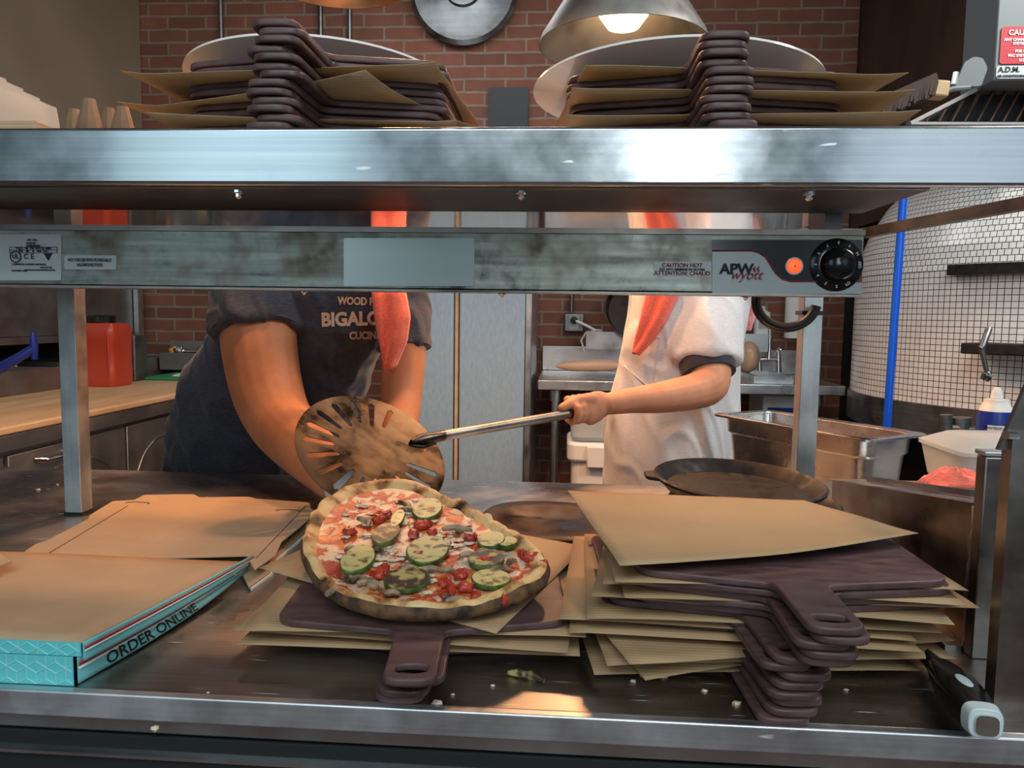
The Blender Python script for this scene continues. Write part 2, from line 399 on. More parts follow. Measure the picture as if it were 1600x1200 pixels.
def remesh(mb, voxel, smooth=4, it=1):
    me = bpy.data.meshes.new('r'); me.from_pydata([tuple(v) for v in mb.v], [], mb.f); me.update()
    o = bpy.data.objects.new('r', me); COL.objects.link(o)
    m = o.modifiers.new('r', 'REMESH'); m.mode = 'VOXEL'; m.voxel_size = voxel
    if smooth: s = o.modifiers.new('s', 'SMOOTH'); s.iterations = smooth; s.factor = .5
    dg = bpy.context.evaluated_depsgraph_get(); out = bpy.data.meshes.new_from_object(o.evaluated_get(dg))
    bpy.data.objects.remove(o); return out
ORD = ['top', 'second', 'third', 'fourth', 'fifth', 'sixth', 'seventh', 'eighth', 'ninth', 'tenth', 'eleventh', 'twelfth', 'thirteenth', 'fourteenth']
# ------------------------------------------------------------------ the room
CZ, ST, SB = .91, 1.4235, 1.370          # counter top, shelf top, shelf bottom
WY = 4.15
struct('wall_back', MB().box(-3.2, 1.455, WY, WY+.1, 0, 3.6), 'brick')
struct('wall_back_panel', MB().box(1.455, 4.2, WY-.02, WY+.1, 0, 3.6), 'black')
struct('wall_left', MB().box(-3.3, -3.2, -.2, WY+.1, 0, 3.6), 'wall_tan')
struct('wall_right', MB().box(4.2, 4.3, 1.6, WY+.1, 0, 3.6), 'wall_dark')
struct('floor', MB().box(-4.5, 4.5, -4.5, WY+.1, -.1, 0), 'floor')
struct('ceiling', MB().box(-3.3, 4.3, .3, WY+.1, 3.6, 3.7), 'ceiling')
struct('trim_bulkhead', MB().box(-3.2, -2.32, 2.3, WY-.01, 1.78, 3.6), 'wall_tan')
hd = thing('exhaust_hood', 'dark brown steel exhaust hood above the tiled oven with slanted baffle filters', 'hood', (1.8, 3.2, 1.8))
mk('side_panel', MB().box(1.455, 1.47, 2.62, 4.12, 1.72, 3.59), 'wall_dark', hd)
mk('top_panel', MB().box(1.47, 3.6, 2.72, 2.74, 2.1, 3.59), 'wall_dark', hd)
a, b, c_, d_ = aty(1422, 193, 2.6), aty(1553, 126, 2.6), aty(1720, 127, 2.6), aty(1720, 194, 2.6)
mk('filter_frame', MB().beam(a, b, .012, .014, (0, 1, 0)).beam(b, c_, .012, .014).beam(a, d_, .012, .008), 'steel_prep', hd)
mk('filter_backing', MB().add([a+V((0, .05, 0)), b+V((0, .05, 0)), c_+V((0, .05, 0)), d_+V((0, .05, 0)), a+V((0, .06, 0)), b+V((0, .06, 0)), c_+V((0, .06, 0)), d_+V((0, .06, 0))],
   [(0, 1, 2, 3), (7, 6, 5, 4), (0, 4, 5, 1), (1, 5, 6, 2), (2, 6, 7, 3), (3, 7, 4, 0)]), 'black', hd)
for k in range(13):
    x0 = 1446+k*20
    lo = aty(x0, 190, 2.61); fr = min(1, .12+(x0-1446)/100)
    hi = aty(x0+34*fr, 190-62*fr, 2.61)
    mk('baffle', MB().beam(lo, hi, .006, .016, (0, 1, 0)), 'wall_dark', hd)
cb = thing('control_box', 'grey metal control box on the hood with a red caution sign', 'control box', (1.8, 2.56, 2.06))
A_ = aty(1552, 126, 2.5)
mk('box_body', MB().box(A_.x, 2.3, 2.5, 2.7, A_.z, 3.3), 'box_grey', cb, bevel=.004)
for ya, yb, xa, m, nm in ((42, 100, 1565, 'sign_red', 'caution_sign'), (103, 123, 1557, 'label_white', 'company_sticker')):
    p = aty(xa, ya, 2.497); q = aty(xa, yb, 2.497)
    mk(nm, MB().prism(rounded([(p.x, q.z), (p.x+.2, q.z), (p.x+.2, p.z), (p.x, p.z)], .01), -.001, .001, tr=Matrix(((1, 0, 0, 0), (0, 0, 1, 2.497), (0, 1, 0, 0), (0, 0, 0, 1)))), m, cb)
for s, xx, yy, sz, mm in (('CAUTION', 1576, 51, .022, 'ink_white'), ('ANY CHANGES', 1569, 62, .011, 'ink_white'), ('SYSTEM', 1583, 68, .011, 'ink_white'), ('FOR SERVICE', 1586, 80, .011, 'ink_white'), ('FHC SYSTEMS', 1575, 87, .011, 'ink_white'), ('212', 1592, 94, .011, 'ink_white'), ('A.D.M.', 1560, 109, .022, 'ink'), ('AIR CONDITIONING', 1558, 119, .009, 'ink')):
    text_on(s, sz, aty(xx, yy, 2.494), (1, 0, 0), (0, 0, 1), mm, cb, align='LEFT', bold=.0006)
# brush hanging from the hood
bw_ = thing('oven_brush', 'dark bristled oven brush clipped below the hood, beside its silver bracket', 'brush', aty(1420, 185, 2.3))
mb = MB(); P0, P1 = aty(1378, 166, 2.3), aty(1455, 132, 2.3)
for i in range(22):
    for j in range(6):
        q = P0.lerp(P1, i/21)+V((0, (j-2)*.012, 0)); e = q+V((-.006+random.uniform(-.004, .004), random.uniform(-.004, .004), -.034+random.uniform(-.005, .005)-(.008 if i < 6 else 0)))
        mb.tube([q+V((-.004, 0, .022)), q, e], [.007, .0085, .006], 6)
mk('bristles', mb, 'wall_dark', bw_)
mk('block', MB().beam(aty(1452, 140, 2.3), aty(1478, 142, 2.3), .05, .045), 'wood_top', bw_, bevel=.006)
mk('rod', MB().beam(aty(1421, 152, 2.33), aty(1417, 196, 2.33), .012, .012, (0, 1, 0)), 'black', bw_)
br = thing('hood_bracket', 'silver riveted latch bracket on the hood edge beside the dark brush', 'bracket', aty(1500, 142, 2.4))
mk('arm', MB().tube([aty(1470, 145, 2.36), aty(1488, 139, 2.36), aty(1515, 137, 2.36)], .008, 8), 'box_grey', br)
pl = [(0, 0), (.075, 0), (.09, .05), (.075, .078), (.05, .083), (.025, .068), (.012, .03)]
o_ = aty(1489, 136, 2.38)
mk('plate', MB().prism(rounded(pl, .008), 0, .008, tr=frame(o_, (1, 0, 0), (0, 0, 1))), 'box_grey', br)
mk('hinge', MB().tube([aty(1490, 132, 2.36), aty(1494, 113, 2.36)], .008, 8), 'steel_post', br)
# back wall fittings
for k, x in enumerate((348, 502, 547)):
    p = aty(x, 190, WY-.02)
    tag(mk('conduit', MB().tube([(p.x, p.y, 1.9), (p.x, p.y, 3.55)], .012), 'steel_dark'), ['thin grey conduit pipe running up the brick wall above the left stack handles', 'thin conduit pipe left of the narrow pair gap, under the copper lamp', 'thin conduit pipe right of its twin under the copper lamp'][k], 'pipe', 'conduits up the brick wall')
p = aty(722, -26, WY-.12)
tag(mk('vent_cover', MB().loft([[V((p.x+r*math.cos(a), WY-y, p.z+r*math.sin(a))) for a in [2*math.pi*k/48 for k in range(48)]] for r, y in ((.27, .01), (.28, .05), (.26, .07), (.17, .06), (.1, .075), (.095, .1), (.001, .11))]), 'steel_dark'), 'round grey metal vent cover high on the brick wall', 'vent')
p = aty(790, 150, WY-.03)
tag(mk('wall_frame', MB().box(p.x-.09, p.x+.12, WY-.03, WY-.005, 2.2, 2.44), 'black'), 'small dark framed panel on the brick wall between the two board stacks', 'frame')
ob = thing('outlet_box', 'grey outlet box on the brick wall with a plug in it', 'outlet', aty(897, 518, WY-.04))
p, q = aty(882, 490, WY-.06), aty(912, 518, WY-.06)
mk('box_body', MB().box(p.x, q.x, WY-.06, WY-.002, q.z, p.z), 'steel_dark', ob, bevel=.006)
mk('face_plate', MB().box(p.x+.028, q.x-.028, WY-.064, WY-.06, q.z+.01, p.z-.01), 'label_grey', ob)
pg = mk('plug', MB().lathe([(.001, 0), (.02, 0), (.018, .03), (.001, .035)], n=16), 'black', ob); pg.rotation_euler = (math.pi/2, 0, 0); pg.location = aty(897, 500, WY-.065)-WL[ob.name]
pc = aty(893, 488, WY-.03)
mk('conduit', MB().tube([(pc.x, pc.y, pc.z), (pc.x, pc.y, pc.z+.6)], .011), 'steel_dark', ob)
c1 = [aty(897, 500, WY-.09), aty(915, 508, WY-.1), aty(930, 516, WY-.12), aty(940, 517, WY-.1)]
tag(mk('appliance_cord', MB().tube(c1, .007, 8).tube([aty(914, 550, 3.95), aty(908, 532, 3.95), aty(916, 519, 4.0), aty(930, 517, 4.05)], .005, 8), 'white_plastic'), 'thin pale cord looping from the wall shelf down to the steel table', 'cord')
p = aty(336, 458, WY-.01)
tag(mk('paper_note', MB().box(p.x-.035, p.x+.03, WY-.01, WY-.001, p.z-.05, p.z+.1), 'white_plastic'), 'small white paper note on the brick wall beside the sleeve of the dark shirt', 'note')
# reach-in fridge
fx0, fx1 = aty(607, 600, 3.35).x, aty(829, 600, 3.35).x; fs = aty(713, 600, 3.35).x
fr = thing('fridge', 'tall pale blue-grey two-door fridge against the brick wall', 'fridge', ((fx0+fx1)/2, 3.7, 0))
mk('cabinet', MB().box(fx0, fx1, 3.38, 4.12, .1, 2.05), 'steel_plain', fr, bevel=.004)
for xa, xb in ((fx0+.01, fs-.012), (fs+.014, fx1-.028)):
    dd = mk('door', MB().box(xa, xb, 3.33, 3.378, .14, 2.02), 'fridge', fr, bevel=.006)
mk('centre_seam', MB().box(fs-.006, fs+.008, 3.345, 3.379, .14, 2.02), 'wood_top', fr)
mk('side_trim', MB().box(fx1-.024, fx1-.004, 3.35, 3.379, .12, 2.03), 'steel_plain', fr)
for k in range(4): mk('foot', MB().tube([(fx0+.05 if k % 2 else fx1-.05, 3.45+.55*(k//2), 0), (fx0+.05 if k % 2 else fx1-.05, 3.45+.55*(k//2), .1)], .02), 'steel_dark', fr)
# steel sink table
TZ = .965; tx0, tx1 = aty(840, 600, 3.45).x, aty(1322, 600, 3.45).x
tb = thing('steel_table', 'stainless steel table with backsplash against the back brick wall', 'table', ((tx0+tx1)/2, 3.8, 0))
mk('tabletop', MB().box(tx0, tx1, 3.45, 4.1, TZ-.045, TZ), 'steel_plain', tb, bevel=.004)
mk('backsplash', MB().box(tx0, tx1, 4.1, 4.13, TZ, TZ+.13), 'steel_plain', tb, bevel=.003)
for xx in (tx0+.08, tx1-.1):
    for yy in (3.52, 4.03): mk('leg', MB().tube([(xx, yy, 0), (xx, yy, TZ-.1), (xx, yy, TZ-.1), (xx, yy, TZ-.045)], [.018, .018, .026, .026], 14), 'steel_plain', tb)
mk('undershelf', MB().box(tx0+.06, tx1-.08, 3.52, 4.05, .25, .27), 'steel_dark', tb)
sk = MB(); p, q = aty(1178, 592, 3.55), aty(1240, 592, 3.55)
sk.box(p.x, q.x, 3.55, 3.57, TZ, TZ+.03).box(p.x, q.x, 3.9, 3.92, TZ, TZ+.03).box(p.x, p.x+.02, 3.57, 3.9, TZ, TZ+.03).box(q.x-.02, q.x, 3.57, 3.9, TZ, TZ+.03)
mk('sink_rim', sk, 'steel_plain', tb)
fc = thing('faucet', 'chrome two-handle faucet behind the right cook at the steel table', 'faucet', aty(1201, 560, 4.0))
fa = [aty(1186, 582, 3.95), aty(1186, 548, 3.95)]; fb = [aty(1216, 582, 3.95), aty(1216, 546, 3.95)]
mk('handle', MB().tube([fa[0], fa[0].lerp(fa[1], .7), fa[1]], [.016, .012, .009]).blob(fa[1], .014), 'chrome', fc)
mk('handle', MB().tube([fb[0], fb[0].lerp(fb[1], .7), fb[1]], [.016, .012, .009]).blob(fb[1], .014), 'chrome', fc)
mk('crossbar', MB().tube([aty(1186, 561, 3.95), aty(1216, 561, 3.95)], .012), 'chrome', fc)
mk('spout', MB().tube([aty(1201, 561, 3.95), aty(1202, 545, 3.95), aty(1203, 500, 3.95)], [.016, .011, .011]), 'chrome', fc)
p, q = aty(916, 518, 3.9), aty(1200, 545, 3.9)
tag(mk('wall_shelf', MB().box(p.x, q.x, 3.9, 3.912, 1.09, p.z).box(p.x, q.x, 3.912, 4.14, p.z-.012, p.z), 'steel_plain'), 'narrow steel wall shelf above the sink table, behind the right cook', 'shelf')
WS = p.z
pr = mk('round_black_pan', MB().lathe([(.001, 0), (.17, 0), (.19, .035), (.182, .035), (.165, .008), (.001, .008)], n=48), 'iron_brown')
move(pr, V((aty(1000, 505, 4.0).x, 3.96, WS+.1)), 0, math.radians(58)); tag(pr, 'large round blackened pan leaning on the brick wall behind the right cook', 'pan')
p = aty(1190, 520, 3.98)
sj = thing('soap_jug', 'white jug with a grey printed label on the wall shelf', 'jug', (p.x, 3.98, WS))
mk('jug_body', MB().prism(rounded([(-.035, -.03), (.035, -.03), (.035, .03), (-.035, .03)], .012), 0, .11, tr=Matrix.Translation((p.x, 3.98, WS))).lathe([(.03, .11), (.014, .125), (.014, .14)], (p.x, 3.98, WS), 16, cap=True), 'white_plastic', sj)
mk('label', MB().box(p.x-.025, p.x+.025, 3.946, 3.949, WS+.03, WS+.09), 'label_grey', sj)
p = aty(1240, 505, 4.05)
tag(mk('paper_towel_roll', MB().tube([(p.x, 4.03, WS-.02), (p.x, 4.03, WS+.25)], .05, 24), 'white_plastic'), 'white paper roll on the brick wall behind the coiled black cord', 'paper roll')
def wrapped(name, pa, pb, Y, r, label, cat, m, tw=True):
    a, b = aty(*pa, Y), aty(*pb, Y); L = (b-a).length; mb = MB(); n = 14; rings = []
    for i in range(n+1):
        t = i/n; c = a.lerp(b, t); rr = r*(math.sin(math.pi*min(1, max(.04, t)))**.45)
        if i in (0, n): rr = r*.12
        rings.append([c+V((0, math.cos(g)*rr*1.3, max(-1, math.sin(g))*rr*(1+.12*noise.noise(V((t*6, g, r*50))))))+V((0, 0, rr*.0)) for g in [2*math.pi*k/18 for k in range(18)]])
    mb.loft(rings); return tag(mk(name, mb, m), label, cat)
wrapped('wrapped_meat', (868, 572), (985, 571), 3.62, .028, 'long plastic-wrapped roll of minced meat on the steel table', 'food', 'meat_wrap')
wrapped('wrapped_dough', (1152, 558), (1186, 558), 3.8, .078, 'large round tan plastic-wrapped bundle on the steel table beside the faucet', 'food', 'meat_wrap')
ib = thing('ingredient_bin', 'white ingredient bin with a clear lid under the steel table', 'bin', (.22, 3.3, 0))
b0 = aty(886, 700, 3.1).x
mk('bin_body', MB().prism(rounded([(b0+.02, 3.12), (b0+.42, 3.12), (b0+.42, 3.42), (b0+.02, 3.42)], .04), .04, .72), 'white_plastic', ib, bevel=.008)
mk('rim', MB().prism(rounded([(b0, 3.1), (b0+.44, 3.1), (b0+.44, 3.44), (b0, 3.44)], .05), .66, .74), 'white_plastic', ib, bevel=.012)
mk('lid', MB().prism(rounded([(b0+.015, 3.11), (b0+.43, 3.11), (b0+.43, 3.43), (b0+.015, 3.43)], .05), .742, .86), 'clear_bin', ib, bevel=.02)
mk('latch', MB().box(b0+.08, b0+.19, 3.085, 3.1, .64, .73), 'white_plastic', ib, bevel=.006)
p, q = aty(1195, 615, 3.6), aty(1242, 655, 3.6)
pt_ = thing('plastic_tub', 'pale plastic tub with a blue label under the steel table', 'tub', ((p.x+q.x)/2, 3.75, .27))
mk('tub_body', MB().box(p.x, q.x+.05, 3.62, 3.9, .275, p.z-.01), 'label_white', pt_, bevel=.01)
mk('label', MB().box(p.x+.02, q.x-.005, 3.614, 3.619, q.z-.04, q.z+.05), 'blue_plastic', pt_)
# ------------------------------------------------------------------ tiled oven
OC = V((2.0, 3.2, 0)); ov = thing('pizza_oven', 'round pizza oven clad in small white mosaic tiles with black grout', 'oven', (2.0, 3.2, 0))
def lathe_uv(prof, n=120):
    mb = MB(); L = [0]
    for k in range(1, len(prof)): L.append(L[-1]+math.dist(prof[k], prof[k-1]))
    for i in range(len(prof)-1):
        for k in range(n):
            a0, a1 = 2*math.pi*k/n, 2*math.pi*(k+1)/n
            q = [(prof[i][0], a0, prof[i][1], L[i]), (prof[i][0], a1, prof[i][1], L[i]), (prof[i+1][0], a1, prof[i+1][1], L[i+1]), (prof[i+1][0], a0, prof[i+1][1], L[i+1])]
            mb.add([OC+V((r*math.cos(a), r*math.sin(a), z)) for r, a, z, l in q], [(0, 1, 2, 3)], 0, [[(a*.79, l) for r, a, z, l in q]])
    return mb
mk('oven_body', lathe_uv([(.79, .955), (.79, 1.43)]), 'tile', ov)
mk('oven_dome', lathe_uv([(.79, 1.43), (.775, 1.52), (.74, 1.62), (.68, 1.72), (.6, 1.81), (.45, 1.9), (.2, 1.95)]), 'tile_bond', ov)
mk('base_band', MB().lathe([(.74, .84), (.8, .84), (.8, .955), (.74, .955)], OC, 90), 'steel_dark', ov)
mk('oven_core', MB().lathe([(.001, .85), (.78, .85), (.78, 1.3), (.001, 1.3)], OC, 60), 'black', ov)
mk('stand', MB().box(1.5, 2.5, 2.9, 3.6, 0, .84), 'black', ov)
def arc(r0, r1, a0, a1, z0, z1, n=24):
    mb = MB(); R = []
    for k in range(n+1):
        a = math.radians(a0+(a1-a0)*k/n); c, s = math.cos(a), math.sin(a)
        R.append([OC+V((r0*c, r0*s, z0)), OC+V((r1*c, r1*s, z0)), OC+V((r1*c, r1*s, z1)), OC+V((r0*c, r0*s, z1))])
    return mb.loft(R)
mk('mouth_hood', arc(.77, .84, -147, -70, 1.41, 1.445), 'iron', ov)
mk('ledge', arc(.78, .97, -139, -60, 1.15, 1.185), 'iron', ov, bevel=.004)
mk('mouth', arc(.786, .795, -121, -70, 1.19, 1.40), 'black', ov)
pa = aty(1540, 690, 2.6); mk('gas_pipe', MB().tube([aty(1478, 648, 2.6), aty(1478, 700, 2.6)], .02).tube([aty(1500, 652, 2.62), aty(1500, 668, 2.62)], .035).tube([aty(1478, 668, 2.6), aty(1520, 672, 2.6), aty(1560, 668, 2.6)], .012), 'steel_dark', ov)
tag(mk('blue_pole', MB().tube([aty(1384, 700, 2.2)+(aty(1384, 700, 2.2)-aty(1413, 290, 2.2))*(aty(1384, 700, 2.2).z-.004)/(aty(1413, 290, 2.2).z-aty(1384, 700, 2.2).z), aty(1393, 560, 2.2), aty(1413, 290, 2.2)], .011, 14), 'blue_pole'), 'long thin shiny blue pole leaning in front of the tiled oven', 'pole')
def crumple(c, sx, sy, sz, sd, n=28):
    def fn(u, v):
        x, y = (u-.5)*2, (v-.5)*2; r = max(0, 1-(x*x)**2-(y*y)**2)
        q = V((x*2.2+sd, y*2.2, sd)); w = noise.noise(q)*.5+noise.noise(q*2.3)*.35+noise.noise(q*5)*.15
        return V(c)+V((x*sx*(1+.08*noise.noise(V((y*3, sd, 1)))), y*sy*(1+.12*noise.noise(V((x*3, 2, sd)))), sz*(r**.6)*(.62+w)))
    return MB().grid(fn, n, n)
p = atz(1572, 534, 1.187); p = V((1.58, 2.40, 1.188))
tag(mk('kitchen_towel', crumple((1.59, 2.36, 1.188), .1, .07, .05, 3), 'towel_pink', solid=.004), 'pink crumpled towel on the black oven ledge', 'towel')
tg = thing('clip_arm', 'grey metal latch arm hanging over the edge of the oven ledge', 'latch', aty(1540, 590, 2.2))
mk('clip', MB().tube([aty(1545, 514, 2.25), aty(1535, 542, 2.22), aty(1532, 545, 2.22)], .009), 'steel_dark', tg)
mk('rod', MB().tube([aty(1534, 545, 2.22), aty(1542, 583, 2.22)], [.008, .006]).blob(aty(1542, 587, 2.22), .013), 'steel_dark', tg)
# ------------------------------------------------------------------ left prep counter
PX = -1.61
pc_ = thing('prep_counter', 'stainless prep fridge counter along the left wall with embossed doors', 'prep counter', (-2.2, 3.0, 0))
mk('counter_body', MB().box(-3.1, PX-.03, 1.5, 4.1, .12, .885), 'steel_prep', pc_)
mk('front_band', MB().box(PX-.03, PX, 1.5, 4.1, .835, .885), 'steel_prep', pc_, bevel=.003)
mk('wooden_top', MB().box(-2.17, PX+.005, 1.5, 4.1, .886, .91), 'wood_top', pc_, bevel=.006)
rr = MB().box(-2.19, -2.17, 1.5, 4.1, .886, 1.005).box(-3.1, -3.08, 1.5, 4.1, .886, 1.02)
for yy in [1.5+.325*k for k in range(9)]: rr.box(-3.08, -2.19, yy-.012, yy+.012, .96, 1.005)
mk('pan_rail', rr, 'steel_prep', pc_)
mk('rail_floor', MB().box(-3.08, -2.19, 1.5, 4.1, .886, .9), 'steel_dark', pc_)
DX = PX-.028
for k, (ya, yb) in enumerate(((1.52, 2.1), (2.12, 2.72), (2.735, 3.32), (3.335, 3.92))):
    dd = mk('door', MB().box(DX, DX+.014, ya, yb, .16, .82), 'steel_prep', pc_, bevel=.003)
    o2 = [(ya+.05, .22), (yb-.05, .22), (yb-.05, .62), (yb-.11, .70), (yb-.2, .745), (ya+.2, .745), (ya+.11, .70), (ya+.05, .62)]
    pr_ = rounded(o2, .03); mb = MB(); ring = [V((DX+.014, y, z)) for y, z in pr_]
    mb.tube(ring+[ring[0]], .0035, 6, cap=False); mk('panel_moulding', mb, 'steel_prep', dd)
    hy = yb-.18 if k % 2 == 0 else ya+.18
    mk('handle', MB().tube([(DX+.014, hy-.07, .79), (DX+.04, hy-.05, .785), (DX+.04, hy+.05, .785), (DX+.014, hy+.07, .79)], .008), 'chrome', dd)
mk('plinth', MB().box(-3.1, PX-.06, 1.5, 4.1, 0, .12), 'black', pc_)
# food pans / ingredients in the rail
for k, (yy, m, nm, lb) in enumerate(((2.5, 'cheese_blob', 'ingredient_heap', 'pale shredded cheese heap in the left prep rail behind the blue tool'), (3.15, 'cheese_blob', 'ingredient_heap', 'pale ingredient heap in the left prep rail behind the steel post'), (2.8, 'mushroom', 'ingredient_heap', 'brown ingredient heap in the left prep rail under the grey cabinet'))):
    tag(mk(nm, crumple((-2.6, yy, .92), .3, .13, .13, 5+k, 16), m), lb, 'ingredients')
gc = thing('wall_cabinet', 'large flat grey-brown cabinet hanging above the left prep rail', 'cabinet', (-2.7, 3.0, 1.13))
mk('cabinet_body', MB().box(-3.15, -2.33, 2.3, 2.96, 1.13, 1.77).box(-3.15, -2.34, 2.96, 4.08, 1.13, 1.77), 'steel_prep', gc, bevel=.006)
mk('bottom_trim', MB().box(-2.5, -2.32, 2.4, 4.0, 1.1, 1.129), 'steel_prep', gc)
mk('edge_strip', MB().box(-2.335, -2.31, 4.03, 4.08, 1.12, 1.77), 'steel_post', gc)
# red container
jx, jy = aty(166, 560, 3.35).x, 3.35; JH = aty(166, 506, 3.26).z-.91
rc = thing('red_container', 'tall red plastic container with a black screw lid on the wooden prep top', 'container', (jx, jy, .91))
sec = rounded([(-.085, -.085), (.085, -.085), (.085, .085), (-.085, .085)], .03, 6)
mb = MB(); rg = []
for z, s in ((0, .93), (.012, .98), (.03, 1), (.08, 1), (.085, .985), (.2, .985), (.205, 1), (.25, 1), (.275, .97), (.292, .88), (.296, .4)):
    rg.append([V((jx+x*s, jy+y*s, .911+z*JH/.292)) for x, y in sec])
mb.loft(rg)
mk('container_body', mb, 'red_plastic', rc)
for k in range(4): mk('rib', MB().tube([(jx+.068+.004*k-.004, jy-.085+.008*k, .96), (jx+.068+.004*k-.004, jy-.085+.008*k, 1.14)], .004, 8), 'red_plastic', rc)
mk('screw_lid', MB().lathe([(.055, 0), (.06, .005), (.06, .03), (.055, .036), (.001, .037)], (jx-.015, jy, .911+JH), 32), 'black_gloss', rc)
gb = aty(215, 590, 3.75)
tag(mk('grey_tub', MB().prism(rounded([(-.055, -.06), (.055, -.06), (.055, .06), (-.055, .06)], .02), 0, .22, tr=Matrix.Translation((aty(205, 560, 3.62).x, 3.62, .911))), 'steel_dark', bevel=.004), 'grey square tub on the prep top just behind the red container', 'tub')
g0 = mk('cutting_board', MB().box(-.22, .22, -.2, .2, 0, .014), 'green_board', bevel=.004); move(g0, V((-1.86, 3.84, .911))); tag(g0, 'green plastic cutting board at the far end of the prep top', 'cutting board')
tag(mk('folded_wrap', crumple((-1.87, 3.75, .9265), .1, .05, .018, 9, 16), 'white_plastic'), 'crumpled white wrap lying on the green cutting board', 'wrap')
vx = V((-1.78, 3.9, .9265))
for k in range(9):
    v0 = vx+V((random.uniform(-.03, .03), -.04+.012*k, .012+.016*(k % 3)))
    tag(mk('celery_stalk', MB().tube([v0+V((-.1, 0, 0)), v0+V((.1, random.uniform(-.02, .02), random.uniform(0, .006)))], .0085, 8), 'zucchini_flesh'), 'pale green stalk in the bundle on the green cutting board', 'vegetable', 'stalks on the green cutting board')
cr = aty(270, 556, 3.95)
tt = thing('rail_tray', 'shallow steel tray holding utensils at the far end of the prep counter', 'tray', (-1.85, 4.0, 1.0))
mk('tray_body', MB().box(-2.16, -1.6, 3.96, 3.98, .94, 1.03).box(-2.16, -1.6, 4.08, 4.1, .94, 1.09).box(-2.16, -1.6, 3.98, 4.08, .97, 1.0), 'steel_prep', tt)
tag(mk('orange_wedge', MB().blob((-2.1, 4.02, 1.03), (.035, .02, .03)), 'yellow_plastic'), 'small orange object in the tray behind the red container', 'cap')
tag(mk('ladle', MB().tube([(-2.05, 4.0, 1.035), (-1.85, 4.02, 1.035), (-1.65, 4.03, 1.045)], .009, 8).blob((-2.07, 4.0, 1.04), (.03, .02, .02)), 'chrome'), 'silver utensil lying along the tray behind the red container', 'utensil')
tag(mk('black_utensil', MB().tube([(-1.95, 4.045, 1.045), (-1.68, 4.04, 1.05)], .01, 8), 'black'), 'black-handled utensil lying in the tray by the brick wall', 'utensil')
bt = thing('blue_scraper', 'blue plastic T-handled tool lying over the left prep rail', 'tool', aty(30, 575, 2.6))
mk('handle', MB().tube([aty(-12, 580, 2.6), aty(6, 573, 2.6), aty(30, 558, 2.6), aty(52, 545, 2.62)], [.022, .02, .016, .016], 12), 'blue_plastic', bt)
mk('head', MB().tube([aty(51, 519, 2.62), aty(53, 540, 2.62), aty(54, 562, 2.62)], [.008, .014, .01], 12), 'blue_plastic', bt)
# ------------------------------------------------------------------ pass counter
TB = aty(0, 1172, .629).z
pcn = thing('pass_counter', 'stainless steel pass counter carrying the pizza, boxes and boards', 'counter', (0, 1.15, 0))
mk('countertop', MB().box(-1.9, 2.2, .638, 1.56, CZ-.04, CZ), 'steel_counter', pcn, bevel=.002)
mk('front_rail', MB().box(-1.9, 2.2, .628, .638, CZ-.0225, CZ+.001), 'steel_rail', pcn, bevel=.0015)
mk('drip_channel', MB().box(-1.9, 2.2, .6385, .645, CZ-.045, CZ-.041), 'black_gloss', pcn)
mk('front_fascia', MB().box(-1.9, 2.2, .634, .6378, .70, CZ-.0405), 'dark_glass', pcn)
mk('trim_bead', MB().box(-1.9, 2.2, .629, .634, TB-.0015, TB+.0015), 'steel_plain', pcn)
mk('cabinet_base', MB().box(-1.88, 2.18, .66, 1.54, .05, CZ-.041), 'steel_dark', pcn)
tag(mk('crumb', MB().blob(aty(243, 1138, .626), (.004, .003, .0025), 6), 'cheese_blob'), 'single brown crumb stuck under the front rail at the left', 'crumb')
# ------------------------------------------------------------------ the heated pass shelf
PLX = (aty(88, 450, 1.2).x, aty(115, 450, 1.2).x); PRX = (aty(1257, 470, 1.2).x, aty(1287, 470, 1.2).x)
sh = thing('pass_shelf', 'stainless steel pass shelf on square posts, crossing the whole view', 'shelf', (0, 1.0, CZ))
mk('front_lip', MB().box(-1.4, .9, .72, .73, SB, ST), 'steel_shelf', sh, bevel=.0035)
mk('deck', MB().box(-1.4, .328, .73, 1.235, SB+.018, ST).box(.328, .9, .73, .75, SB+.02, ST), 'steel_plain', sh)
mk('reflective_underside', MB().box(-1.39, .327, .895, 1.232, SB+.008, SB+.0175), 'steel_mirror', sh)
mk('front_channel', MB().box(-1.39, .328, .732, .893, SB-.001, SB+.017), 'steel_dark', sh, bevel=.002)
mk('side_rail', MB().beam((.535, .731, SB+.012), (.442, 1.235, SB+.012), .014, .014).box(.328, .45, 1.2, 1.232, SB+.005, SB+.018), 'steel_panel', sh)
for bx in (382, 815, 1262):
    p = atz(bx, 300, SB-.001); mk('acorn_nut', MB().lathe([(.006, 0), (.006, -.003), (.004, -.004), (.004, -.007), (.001, -.009)], (p.x, .742, p.z), 10), 'chrome', sh)
for xa, xb in (PLX, PRX):
    mk('post', MB().box(xa, xb, 1.2, 1.23, CZ+.004, SB+.015), 'steel_post', sh, bevel=.001)
    mk('post_foot', MB().box(xa-.001, xb+.001, 1.199, 1.231, CZ, CZ+.005), 'black', sh)
HY = .87; SF = HY/1.12; HX = aty(1348, 420, HY).x; HZ0, HZ1 = 1.279, 1.3435
ht = thing('strip_heater', 'long grimy steel food warmer strip hanging under the pass shelf', 'food warmer', (-.3, .95, HZ0))
mk('housing', MB().box(-1.2, HX, HY, 1.01, HZ0, HZ1), 'steel_heater', ht, bevel=.0015)
mk('bottom_lip', MB().box(-1.2, HX-.002, HY-.005, HY+.012, HZ0-.003, HZ0-.0004), 'steel_panel', ht)
mk('top_bracket', MB().box(-1.2, HX, HY-.003, HY+.004, HZ1-.001, HZ1+.005), 'steel_panel', ht)
